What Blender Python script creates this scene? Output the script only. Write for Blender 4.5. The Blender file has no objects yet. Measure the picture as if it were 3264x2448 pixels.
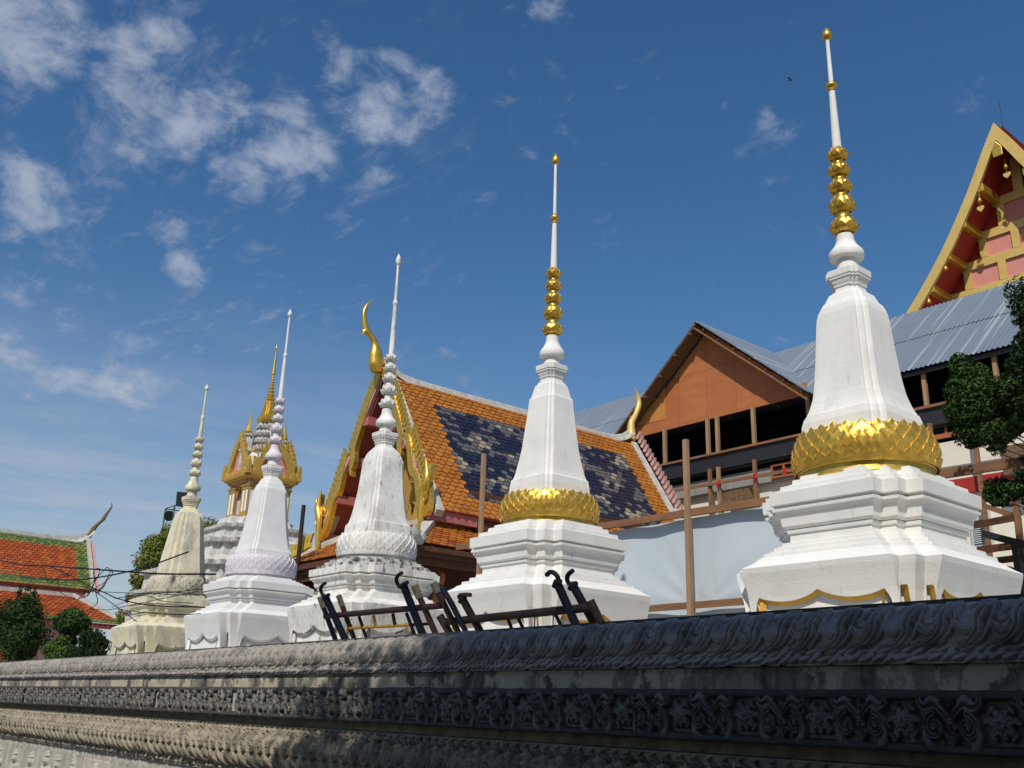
import bpy, math, random
import numpy as np
from mathutils import Vector, Matrix

random.seed(7); rng = np.random.default_rng(7)
S = bpy.context.scene
COL = S.collection
R_ = math.radians

# ------------------------------------------------------------------ camera
cam_d = bpy.data.cameras.new('camera')
cam = bpy.data.objects.new('camera', cam_d); COL.objects.link(cam)
cr = Vector((0.6429, 0.7654, 0.0307)); cdn = Vector((-0.2273, 0.2288, -0.9466)); cf = Vector((-0.7315, 0.6016, 0.3211))
m = Matrix.Identity(4)
for i in range(3):
    m[i][0] = cr[i]; m[i][1] = -cdn[i]; m[i][2] = -cf[i]
m[2][3] = 1.65
cam.matrix_world = m
cam_d.sensor_width = 36.0; cam_d.lens = 34.01
cam_d.clip_start = 0.05; cam_d.clip_end = 3000
S.camera = cam

# ------------------------------------------------------------------ sun, sky
SUN_EL, SUN_AZ = 47.0, 147.0            # azimuth measured from +Y towards +X
sv = Vector((math.sin(R_(SUN_AZ)) * math.cos(R_(SUN_EL)), math.cos(R_(SUN_AZ)) * math.cos(R_(SUN_EL)), math.sin(R_(SUN_EL))))
sun_d = bpy.data.lights.new('sun', 'SUN'); sun_d.energy = 3.9; sun_d.angle = R_(0.5); sun_d.color = (1.0, 0.94, 0.84)
sun = bpy.data.objects.new('sun', sun_d); COL.objects.link(sun)
sun.rotation_euler = sv.to_track_quat('Z', 'Y').to_euler(); sun.location = (10, -20, 30)
S.view_settings.view_transform = 'Standard'; S.view_settings.look = 'None'
S.view_settings.exposure = 0.0; S.view_settings.gamma = 1.0

W = bpy.data.worlds.new('World'); S.world = W; W.use_nodes = True
nt = W.node_tree; N = nt.nodes; LK = nt.links
for n in list(N): N.remove(n)
def nd(t, **k):
    n = N.new(t)
    for a, b in k.items(): setattr(n, a, b)
    return n
def wmath(op, a, b=None, c=None):
    n = nd('ShaderNodeMath', operation=op)
    for i, v in enumerate((a, b, c)):
        if v is None: continue
        if isinstance(v, (int, float)): n.inputs[i].default_value = v
        else: LK.new(v, n.inputs[i])
    return n.outputs[0]
def wramp(x, a, b, lo=0.0, hi=1.0):
    n = nd('ShaderNodeMapRange', interpolation_type='SMOOTHSTEP')
    LK.new(x, n.inputs[0]); n.inputs[1].default_value = a; n.inputs[2].default_value = b
    n.inputs[3].default_value = lo; n.inputs[4].default_value = hi
    return n.outputs[0]
sky = nd('ShaderNodeTexSky', sky_type='NISHITA'); sky.sun_disc = False
sky.sun_elevation = R_(SUN_EL); sky.sun_rotation = R_(SUN_AZ)
sky.air_density = 1.2; sky.dust_density = 0.6; sky.ozone_density = 2.5
hs = nd('ShaderNodeHueSaturation'); hs.inputs['Hue'].default_value = 0.504; hs.inputs['Saturation'].default_value = 1.29; hs.inputs['Value'].default_value = 1.0
LK.new(sky.outputs[0], hs.inputs['Color'])
tc = nd('ShaderNodeTexCoord'); sep = nd('ShaderNodeSeparateXYZ'); LK.new(tc.outputs['Generated'], sep.inputs[0])
zc = wmath('MAXIMUM', sep.outputs[2], 0.04)
px_ = wmath('DIVIDE', sep.outputs[0], zc); py_ = wmath('DIVIDE', sep.outputs[1], zc)
cmb = nd('ShaderNodeCombineXYZ'); LK.new(px_, cmb.inputs[0]); LK.new(py_, cmb.inputs[1])
cvec = cmb.outputs[0]
def wnoise(scale, det, rough, dist=0.0, off=(0, 0, 0), stretch=(1, 1, 1), rot=0.0):
    mp = nd('ShaderNodeMapping'); LK.new(cvec, mp.inputs[0])
    mp.inputs['Location'].default_value = off; mp.inputs['Scale'].default_value = stretch; mp.inputs['Rotation'].default_value = (0, 0, rot)
    n = nd('ShaderNodeTexNoise'); LK.new(mp.outputs[0], n.inputs['Vector'])
    n.inputs['Scale'].default_value = scale; n.inputs['Detail'].default_value = det; n.inputs['Roughness'].default_value = rough; n.inputs['Distortion'].default_value = dist
    return n.outputs[0]
# cloud groups: directions in the sky (unit vectors) with an angular size and a weight
CLOUDS = [(-0.8294, 0.1173, 0.5462, 0.0490, 1.00), (-0.8564, 0.1207, 0.5020, 0.0191, 0.70), (-0.7832, 0.2258, 0.5793, 0.0243, 0.75), (-0.8174, 0.2037, 0.5388, 0.0404, 0.95), (-0.8259, 0.2323, 0.5138, 0.0477, 1.00), (-0.7981, 0.2816, 0.5328, 0.0340, 0.70), (-0.7743, 0.3534, 0.5250, 0.0441, 1.00), (-0.7862, 0.3247, 0.5258, 0.0261, 0.80), (-0.7175, 0.3434, 0.6061, 0.0192, 0.55), (-0.7204, 0.3951, 0.5700, 0.0486, 1.00), (-0.6992, 0.4415, 0.5624, 0.0359, 0.75), (-0.8118, 0.3171, 0.4904, 0.0350, 0.70), (-0.8757, 0.1364, 0.4632, 0.0233, 0.60), (-0.8884, 0.1658, 0.4280, 0.0400, 0.85), (-0.8708, 0.2092, 0.4449, 0.0227, 0.60), (-0.9007, 0.1529, 0.4067, 0.0218, 0.75), (-0.8704, 0.2996, 0.3907, 0.0241, 0.85), (-0.8568, 0.3531, 0.3758, 0.0171, 0.60), (-0.8392, 0.3919, 0.3770, 0.0128, 0.50), (-0.9290, 0.2016, 0.3103, 0.0450, 0.65), (-0.9162, 0.2674, 0.2985, 0.0470, 0.60), (-0.9191, 0.1752, 0.3529, 0.0322, 0.60), (-0.7484, 0.4352, 0.5004, 0.0206, 0.45), (-0.6607, 0.5620, 0.4976, 0.0186, 0.50), (-0.4571, 0.7024, 0.5456, 0.0194, 0.50), (-0.5726, 0.5039, 0.6467, 0.0214, 0.50), (-0.8309, 0.3399, 0.4405, 0.0143, 0.55), (-0.8618, 0.2673, 0.4311, 0.0193, 0.50), (-0.9032, 0.1895, 0.3851, 0.0326, 0.50), (-0.7598, 0.5587, 0.3324, 0.0286, 0.40)]
acc = None
for (dx, dy, dz, rad, wt) in CLOUDS:
    dp = nd('ShaderNodeVectorMath', operation='DOT_PRODUCT'); LK.new(tc.outputs['Generated'], dp.inputs[0]); dp.inputs[1].default_value = (dx, dy, dz)
    b = wramp(dp.outputs['Value'], math.cos(rad * 1.5), math.cos(rad * 0.15), 0.0, wt)
    acc = b if acc is None else wmath('MAXIMUM', acc, b)
n1m = nd('ShaderNodeMapping'); LK.new(tc.outputs['Generated'], n1m.inputs[0]); n1m.inputs['Scale'].default_value = (1, 1, 1.5); n1m.inputs['Location'].default_value = (2.2, 0.7, 1.1)
n1n = nd('ShaderNodeTexNoise'); LK.new(n1m.outputs[0], n1n.inputs['Vector']); n1n.inputs['Scale'].default_value = 16.0; n1n.inputs['Detail'].default_value = 11; n1n.inputs['Roughness'].default_value = 0.62; n1n.inputs['Distortion'].default_value = 0.25
n1 = n1n.outputs[0]
n2 = wnoise(2.6, 5, 0.6, 0.3, (0.4, 9.2, 0))
n3 = wnoise(1.6, 9, 0.66, 0.3, (5.0, 2.0, 0), (1.0, 0.5, 1), 0.6)
nm = wmath('MULTIPLY', wmath('SUBTRACT', wmath('ADD', wmath('MULTIPLY', n1, 0.78), wmath('MULTIPLY', n2, 0.22)), 0.5), 2.9)
dens = wramp(wmath('ADD', wmath('MULTIPLY', acc, 0.66), nm), 0.22, 0.98)
n4 = wnoise(5.5, 10, 0.66, 0.5, (1.3, 7.7, 0), (1.0, 2.4, 1), 0.5)
n5 = wnoise(1.7, 3, 0.5, 0.2, (8.3, 2.2, 0))
big = nd('ShaderNodeVectorMath', operation='DOT_PRODUCT'); LK.new(tc.outputs['Generated'], big.inputs[0]); big.inputs[1].default_value = (-0.8497, 0.2109, 0.4832)
wisp = wmath('MULTIPLY', wramp(big.outputs['Value'], 0.925, 0.985), wramp(wmath('ADD', wmath('MULTIPLY', n4, 0.75), wmath('MULTIPLY', n5, 0.25)), 0.50, 0.74, 0.0, 0.40))
hz = wmath('MULTIPLY', wramp(sep.outputs[2], 0.42, 0.12), wramp(sep.outputs[0], -0.55, -0.95))
dens2 = wmath('MULTIPLY', hz, wramp(n3, 0.36, 0.70, 0.30, 0.80))
den = wmath('MINIMUM', wmath('MAXIMUM', wmath('ADD', wmath('MULTIPLY', dens, 0.80), dens2), wisp), 0.9)
mx = nd('ShaderNodeMix', data_type='RGBA'); LK.new(den, mx.inputs[0]); LK.new(hs.outputs[0], mx.inputs[6])
mx.inputs[7].default_value = (4.6, 5.2, 6.3, 1)
bg = nd('ShaderNodeBackground'); bg.inputs[1].default_value = 0.092; LK.new(mx.outputs[2], bg.inputs[0])
wo = nd('ShaderNodeOutputWorld'); LK.new(bg.outputs[0], wo.inputs[0])

# ------------------------------------------------------------------ materials
MATS = {}
def mat(name, col, rough=0.8, metal=0.0, col2=None, scale=6.0, bump=0.0, bscale=60.0, stain=None, spec=0.3, mixlo=0.35, mixhi=0.7, stretch=(1, 1, 1), extra=None, translucent=0.0):
    """stain = (colour, scale, lo, hi, stretch, amount)"""
    if name in MATS: return MATS[name]
    M = bpy.data.materials.new(name); M.use_nodes = True; t = M.node_tree; n = t.nodes; l = t.links
    p = n['Principled BSDF']
    p.inputs['Roughness'].default_value = rough; p.inputs['Metallic'].default_value = metal
    p.inputs['Specular IOR Level'].default_value = spec
    geo = n.new('ShaderNodeNewGeometry')
    def noise(sc, st=(1, 1, 1), det=6, ro=0.6):
        mp = n.new('ShaderNodeMapping'); mp.inputs['Scale'].default_value = st; l.new(geo.outputs['Position'], mp.inputs[0])
        q = n.new('ShaderNodeTexNoise'); q.inputs['Scale'].default_value = sc; q.inputs['Detail'].default_value = det; q.inputs['Roughness'].default_value = ro
        l.new(mp.outputs[0], q.inputs['Vector']); return q.outputs[0]
    def ramp(x, a, b, lo=0, hi=1):
        q = n.new('ShaderNodeMapRange'); q.interpolation_type = 'SMOOTHSTEP'; l.new(x, q.inputs[0])
        for i, v in enumerate((a, b, lo, hi)): q.inputs[i + 1].default_value = v
        return q.outputs[0]
    def mixc(f, a, b):
        q = n.new('ShaderNodeMix'); q.data_type = 'RGBA'; l.new(f, q.inputs[0])
        for i, v in ((6, a), (7, b)):
            if isinstance(v, tuple): q.inputs[i].default_value = (*v, 1)
            else: l.new(v, q.inputs[i])
        return q.outputs[2]
    cur = tuple(col)
    if col2 is not None: cur = mixc(ramp(noise(scale, stretch), mixlo, mixhi), cur, tuple(col2))
    for s in ([] if stain is None else (stain if isinstance(stain, list) else [stain])):
        c, sc, lo, hi, st, am = s
        cur = mixc(ramp(noise(sc, st, 8, 0.68), lo, hi, 0, am), cur, tuple(c))
    if extra: cur = extra(n, l, cur, mixc, geo)
    if isinstance(cur, tuple): p.inputs['Base Color'].default_value = (*cur, 1)
    else: l.new(cur, p.inputs['Base Color'])
    if bump:
        b = n.new('ShaderNodeBump'); b.inputs['Strength'].default_value = bump; b.inputs['Distance'].default_value = 0.02
        l.new(noise(bscale, (1, 1, 1), 5, 0.65), b.inputs['Height']); l.new(b.outputs[0], p.inputs['Normal'])
    if translucent:
        tr = n.new('ShaderNodeBsdfTranslucent'); ms = n.new('ShaderNodeMixShader'); ms.inputs[0].default_value = translucent
        if isinstance(cur, tuple): tr.inputs[0].default_value = (*cur, 1)
        else: l.new(cur, tr.inputs[0])
        l.new(p.outputs[0], ms.inputs[1]); l.new(tr.outputs[0], ms.inputs[2]); l.new(ms.outputs[0], n['Material Output'].inputs[0])
    MATS[name] = M; return M
def MM(*names): return [MATS[n] for n in names]

mould = (0.075, 0.072, 0.062)
mat('stucco_white', (0.77, 0.765, 0.735), 0.9, col2=(0.70, 0.695, 0.67), scale=2.2, bump=0.22, bscale=55, stain=[((0.52, 0.51, 0.47), 4, 0.54, 0.76, (1.5, 1.5, .25), 0.6), ((0.40, 0.39, 0.35), 7, 0.58, 0.74, (2.5, 2.5, .18), 0.55), ((0.30, 0.29, 0.26), 16, 0.68, 0.76, (1, 1, .5), 0.6)])
mat('stucco_weathered', (0.78, 0.77, 0.73), 0.9, col2=(0.62, 0.61, 0.57), scale=3, bump=0.4, bscale=50, stain=[((0.38, 0.37, 0.33), 5, 0.50, 0.70, (1, 1, .3), 0.65), (mould, 11, 0.57, 0.70, (1, 1, .4), 0.85)])
mat('stucco_mould_edge', (0.62, 0.61, 0.57), 0.9, col2=(0.40, 0.39, 0.36), scale=3, bump=0.4, bscale=50, stain=[(mould, 8, 0.44, 0.58, (1, 1, .5), 0.95)])
mat('stucco_pale', (0.72, 0.715, 0.695), 0.9, col2=(0.65, 0.65, 0.64), scale=3, bump=0.3, bscale=50, stain=((0.4, 0.4, 0.4), 10, 0.63, 0.78, (1, 1, .4), 0.5))
mat('stucco_lilac', (0.61, 0.57, 0.615), 0.85, col2=(0.67, 0.64, 0.67), scale=8, bump=0.3, bscale=50)
mat('stucco_cream', (0.72, 0.67, 0.48), 0.9, col2=(0.61, 0.57, 0.43), scale=2.5, bump=0.35, bscale=50, stain=[((0.33, 0.32, 0.28), 3.2, 0.46, 0.64, (1, 1, .5), 0.65), (mould, 9, 0.60, 0.72, (1, 1, .6), 0.9)])
mat('stucco_cream_dirty', (0.58, 0.54, 0.42), 0.9, col2=(0.40, 0.38, 0.32), scale=4, bump=0.35, bscale=50, stain=[(mould, 7, 0.50, 0.64, (1, 1, .6), 0.95)])
mat('gold_paint', (0.77, 0.505, 0.10), 0.36, 0.72, col2=(0.58, 0.355, 0.055), scale=14, bump=0.15, bscale=40)
mat('gold_trim', (0.52, 0.31, 0.045), 0.5, 0.35, col2=(0.43, 0.25, 0.04), scale=20, bump=0.2)
mat('gold_matte', (0.68, 0.48, 0.155), 0.48, 0.25, col2=(0.61, 0.42, 0.12), scale=4, bump=0.1)
mat('gold_carved', (0.70, 0.47, 0.11), 0.45, 0.45, col2=(0.42, 0.24, 0.04), scale=30, bump=1.0, bscale=30)
mat('gold_yellow', (0.62, 0.44, 0.06), 0.6, 0.1, col2=(0.5, 0.34, 0.05), scale=8, bump=0.1)
mat('maroon', (0.27, 0.062, 0.055), 0.55, col2=(0.23, 0.052, 0.048), scale=4, bump=0.1)
mat('maroon_light', (0.42, 0.14, 0.13), 0.6, col2=(0.34, 0.11, 0.10), scale=4)
mat('red_paint', (0.36, 0.030, 0.022), 0.6, col2=(0.30, 0.026, 0.02), scale=3)
mat('pink_panel', (0.62, 0.25, 0.215), 0.7, col2=(0.56, 0.225, 0.195), scale=4)
mat('wood_dark', (0.115, 0.045, 0.022), 0.65, col2=(0.06, 0.025, 0.014), scale=5, stretch=(1, 1, 4), bump=0.2)
mat('wood_raw', (0.36, 0.22, 0.115), 0.8, col2=(0.25, 0.16, 0.095), scale=9, stretch=(1, 1, .15), bump=0.3, bscale=30)
mat('wood_raw_h', (0.25, 0.125, 0.062), 0.8, col2=(0.17, 0.085, 0.045), scale=9, stretch=(.15, 1, 1), bump=0.3, bscale=30)
mat('wood_orange', (0.36, 0.12, 0.04), 0.7, col2=(0.27, 0.09, 0.035), scale=7, stretch=(.3, 1, .3), bump=0.2)
def ply_extra(n, l, cur, mixc, geo):        # dark joints between the boards
    sx = n.new('ShaderNodeSeparateXYZ'); l.new(geo.outputs['Position'], sx.inputs[0]); out = cur
    for ax, per, off in ((0, 1.22, .35), (2, 1.9, .17)):
        a = n.new('ShaderNodeMath'); a.operation = 'MULTIPLY_ADD'; l.new(sx.outputs[ax], a.inputs[0]); a.inputs[1].default_value = 1 / per; a.inputs[2].default_value = off
        f = n.new('ShaderNodeMath'); f.operation = 'FRACT'; l.new(a.outputs[0], f.inputs[0])
        c = n.new('ShaderNodeMath'); c.operation = 'LESS_THAN'; l.new(f.outputs[0], c.inputs[0]); c.inputs[1].default_value = .022 / per
        g = n.new('ShaderNodeMath'); g.operation = 'MULTIPLY'; l.new(c.outputs[0], g.inputs[0]); g.inputs[1].default_value = .6
        out = mixc(g.outputs[0], out, (0.07, 0.025, 0.012))
        fl = n.new('ShaderNodeMath'); fl.operation = 'FLOOR'; l.new(a.outputs[0], fl.inputs[0])
        w = n.new('ShaderNodeTexWhiteNoise'); w.noise_dimensions = '1D'; l.new(fl.outputs[0], w.inputs['W'])
        k = n.new('ShaderNodeMath'); k.operation = 'MULTIPLY'; l.new(w.outputs['Value'], k.inputs[0]); k.inputs[1].default_value = .35
        out = mixc(k.outputs[0], out, (0.34, 0.11, 0.04))
    return out
mat('plywood', (0.46, 0.170, 0.058), 0.65, col2=(0.36, 0.125, 0.045), scale=2.2, stretch=(.35, 1, 1.6), bump=0.1, stain=((0.22, 0.07, 0.03), 3, 0.62, 0.78, (1, 1, .3), 0.5), extra=ply_extra)
mat('plywood_yellow', (0.50, 0.22, 0.05), 0.65, col2=(0.40, 0.17, 0.045), scale=3, stretch=(.4, 1, 1.6))
mat('bamboo', (0.19, 0.115, 0.06), 0.8, col2=(0.09, 0.055, 0.03), scale=14, stretch=(1, 1, 1), bump=0.4)
mat('black_beam', (0.02, 0.021, 0.024), 0.55, 0.0)
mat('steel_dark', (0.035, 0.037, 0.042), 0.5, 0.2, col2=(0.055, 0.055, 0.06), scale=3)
mat('shade_black', (0.008, 0.008, 0.009), 0.9)  # near-black colour standing in for shade in openings and the hall interior
mat('concrete', (0.30, 0.285, 0.255), 0.9, col2=(0.22, 0.21, 0.19), scale=5, bump=0.4, stain=((0.1, 0.09, 0.08), 6, 0.6, 0.75, (1, 1, .5), 0.6))
mat('wall_cream', (0.72, 0.68, 0.57), 0.85, col2=(0.66, 0.63, 0.54), scale=1.5, stain=((0.3, 0.28, 0.24), 5, 0.64, 0.78, (1, 1, .15), 0.5))
mat('wall_tan', (0.42, 0.29, 0.16), 0.85, col2=(0.36, 0.25, 0.14), scale=2)
mat('wall_white', (0.66, 0.64, 0.56), 0.85, col2=(0.61, 0.59, 0.53), scale=2)
mat('shutter_grey', (0.45, 0.48, 0.48), 0.6)
mat('sheet_blue', (0.50, 0.56, 0.60), 0.6, col2=(0.46, 0.525, 0.575), scale=1.4, spec=0.4, stain=((0.36, 0.38, 0.38), 2.5, 0.6, 0.8, (1, 1, .3), 0.4))
mat('tile_orange_a', (0.42, 0.158, 0.022), 0.42, col2=(0.33, 0.115, 0.016), scale=3, spec=0.45)
mat('tile_orange_b', (0.46, 0.182, 0.027), 0.42, col2=(0.37, 0.13, 0.018), scale=3, spec=0.45)
mat('tile_orange_c', (0.34, 0.112, 0.016), 0.45, spec=0.45)
mat('tile_navy', (0.013, 0.017, 0.042), 0.4, col2=(0.024, 0.030, 0.055), scale=5, spec=0.45)
mat('tile_slate', (0.085, 0.09, 0.105), 0.45, col2=(0.13, 0.125, 0.115), scale=6, spec=0.4)
mat('tile_sand', (0.33, 0.28, 0.20), 0.5, col2=(0.25, 0.22, 0.17), scale=6, spec=0.4)
mat('tile_red_a', (0.34, 0.075, 0.022), 0.5, col2=(0.27, 0.055, 0.018), scale=3)
mat('tile_red_b', (0.42, 0.115, 0.03), 0.5, col2=(0.32, 0.08, 0.02), scale=3)
mat('tile_green', (0.10, 0.15, 0.04), 0.5, col2=(0.06, 0.12, 0.045), scale=3)
mat('tile_lime', (0.19, 0.20, 0.05), 0.5, col2=(0.14, 0.17, 0.045), scale=3)
mat('ridge_plaster', (0.52, 0.50, 0.46), 0.9, col2=(0.38, 0.365, 0.335), scale=4, bump=0.3, stain=((0.16, 0.15, 0.14), 6, 0.56, 0.72, (1, 1, 1), 0.6))
mat('pink_stucco', (0.55, 0.33, 0.30), 0.8, col2=(0.46, 0.28, 0.26), scale=8)
mat('grey_white_tier', (0.62, 0.61, 0.57), 0.9, col2=(0.42, 0.41, 0.38), scale=4, bump=0.3, stain=[((0.2, 0.19, 0.17), 5, 0.5, 0.68, (1, 1, .5), 0.75), (mould, 9, 0.58, 0.7, (1, 1, .4), 0.8)])
mat('peach_stucco', (0.50, 0.27, 0.13), 0.7, col2=(0.40, 0.21, 0.10), scale=10, bump=0.3)
mat('roof_shade_black', (0.03, 0.03, 0.034), 0.8)  # near-black so the roof underside and trusses look deep in shade
mat('pipe_blue', (0.004, 0.006, 0.020), 0.6, 0.0, spec=0.15, col2=(0.010, 0.010, 0.013), scale=14, bump=0.15, stain=((0.07, 0.028, 0.018), 18, 0.62, 0.74, (1, 1, 1), 0.8))
mat('pipe_rust', (0.040, 0.016, 0.013), 0.65, 0.0, col2=(0.018, 0.012, 0.012), scale=14, bump=0.3, stain=((0.02, 0.02, 0.025), 10, 0.55, 0.7, (1, 1, 1), 0.7))
mat('pipe_black', (0.010, 0.009, 0.010), 0.6, 0.0, spec=0.15, col2=(0.026, 0.017, 0.015), scale=12, bump=0.2)
mat('pipe_zinc', (0.22, 0.20, 0.15), 0.5, 0.5, col2=(0.13, 0.11, 0.09), scale=20)
mat('pipe_yellow', (0.42, 0.23, 0.02), 0.5, col2=(0.26, 0.13, 0.02), scale=12)
mat('cable_black', (0.012, 0.012, 0.014), 0.5)
mat('cable_grey', (0.12, 0.12, 0.11), 0.6)
mat('tower_green', (0.05, 0.13, 0.11), 0.5, 0.2)
mat('lamp_grey', (0.06, 0.065, 0.075), 0.45, 0.2)
mat('glass_dark', (0.03, 0.035, 0.045), 0.12, 0.0, spec=0.6)
mat('bird_grey', (0.03, 0.03, 0.035), 0.8)
mat('red_cloth', (0.55, 0.01, 0.012), 0.7)
mat('leaf_dark', (0.028, 0.068, 0.012), 0.5, col2=(0.055, 0.11, 0.02), scale=9, spec=0.2, translucent=0.12)
mat('leaf_deep', (0.010, 0.024, 0.006), 0.55, col2=(0.02, 0.042, 0.010), scale=9, spec=0.15, translucent=0.1)
mat('leaf_bright', (0.19, 0.25, 0.035), 0.5, col2=(0.12, 0.19, 0.03), scale=5, translucent=0.35)
mat('leaf_mid', (0.10, 0.16, 0.03), 0.5, col2=(0.14, 0.17, 0.03), scale=5, translucent=0.25)
mat('blossom', (0.40, 0.14, 0.04), 0.6, translucent=0.2)
mat('bark', (0.11, 0.085, 0.06), 0.9, col2=(0.07, 0.055, 0.04), scale=12, bump=0.5, bscale=25)
mat('ground', (0.11, 0.105, 0.10), 0.9, col2=(0.08, 0.077, 0.073), scale=1.5, bump=0.3)
mat('terrace_floor', (0.40, 0.37, 0.31), 0.9, col2=(0.33, 0.31, 0.27), scale=2, bump=0.2)
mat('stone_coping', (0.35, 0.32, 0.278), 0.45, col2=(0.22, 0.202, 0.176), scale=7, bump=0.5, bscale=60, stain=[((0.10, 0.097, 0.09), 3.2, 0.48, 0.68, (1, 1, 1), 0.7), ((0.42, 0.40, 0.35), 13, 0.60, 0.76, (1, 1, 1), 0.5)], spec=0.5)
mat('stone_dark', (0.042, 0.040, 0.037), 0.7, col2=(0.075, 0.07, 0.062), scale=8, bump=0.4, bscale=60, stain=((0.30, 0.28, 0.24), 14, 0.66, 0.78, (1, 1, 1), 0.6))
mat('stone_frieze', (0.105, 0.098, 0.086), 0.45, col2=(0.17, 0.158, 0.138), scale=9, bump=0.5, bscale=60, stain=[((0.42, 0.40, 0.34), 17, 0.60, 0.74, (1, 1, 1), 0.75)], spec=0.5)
mat('stone_lotus', (0.36, 0.32, 0.24), 0.85, col2=(0.20, 0.175, 0.13), scale=6, bump=0.4, bscale=60, stain=((0.09, 0.08, 0.065), 8, 0.53, 0.70, (1, 1, 1), 0.75))
mat('stone_panel', (0.42, 0.40, 0.34), 0.85, col2=(0.31, 0.29, 0.24), scale=5, bump=0.3, bscale=50, stain=((0.14, 0.13, 0.11), 6, 0.56, 0.74, (1, 1, .4), 0.6))
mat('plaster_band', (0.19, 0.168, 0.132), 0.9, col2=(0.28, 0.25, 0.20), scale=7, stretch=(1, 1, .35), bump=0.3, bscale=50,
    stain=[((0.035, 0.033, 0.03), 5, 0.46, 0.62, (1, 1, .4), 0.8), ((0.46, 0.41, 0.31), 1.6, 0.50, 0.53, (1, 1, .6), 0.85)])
def corr_extra(n, l, cur, mixc, geo):
    mp = n.new('ShaderNodeMapping'); mp.inputs['Scale'].default_value = (1.0, 0.02, 0.02); l.new(geo.outputs['Position'], mp.inputs[0])
    q = n.new('ShaderNodeTexNoise'); q.inputs['Scale'].default_value = 6.5; q.inputs['Detail'].default_value = 4; l.new(mp.outputs[0], q.inputs['Vector'])
    r = n.new('ShaderNodeMapRange'); l.new(q.outputs[0], r.inputs[0]); r.inputs[1].default_value = 0.56; r.inputs[2].default_value = 0.63; r.inputs[4].default_value = 0.55
    return mixc(r.outputs[0], cur, (0.36, 0.40, 0.44))
mat('metal_sheet', (0.165, 0.20, 0.25), 0.55, 0.15, col2=(0.155, 0.19, 0.24), scale=1.2, stain=((0.20, 0.23, 0.27), 9, 0.5, 0.7, (1, .1, .1), 0.3), extra=corr_extra)
def film_extra(n, l, cur, mixc, geo):       # small pale printed spots in rows on the film-faced board
    mp = n.new('ShaderNodeMapping'); mp.inputs['Scale'].default_value = (3.2, 1, 5.5); mp.inputs['Rotation'].default_value = (0, 0.35, 0); l.new(geo.outputs['Position'], mp.inputs[0])
    v = n.new('ShaderNodeTexVoronoi'); v.voronoi_dimensions = '3D'; v.inputs['Randomness'].default_value = 0.15; v.inputs['Scale'].default_value = 1.0; l.new(mp.outputs[0], v.inputs['Vector'])
    r = n.new('ShaderNodeMapRange'); l.new(v.outputs['Distance'], r.inputs[0]); r.inputs[1].default_value = 0.27; r.inputs[2].default_value = 0.20; r.inputs[4].default_value = 0.9
    return mixc(r.outputs[0], cur, (0.16, 0.165, 0.17))
mat('film_board', (0.022, 0.023, 0.026), 0.5, extra=film_extra)

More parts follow.
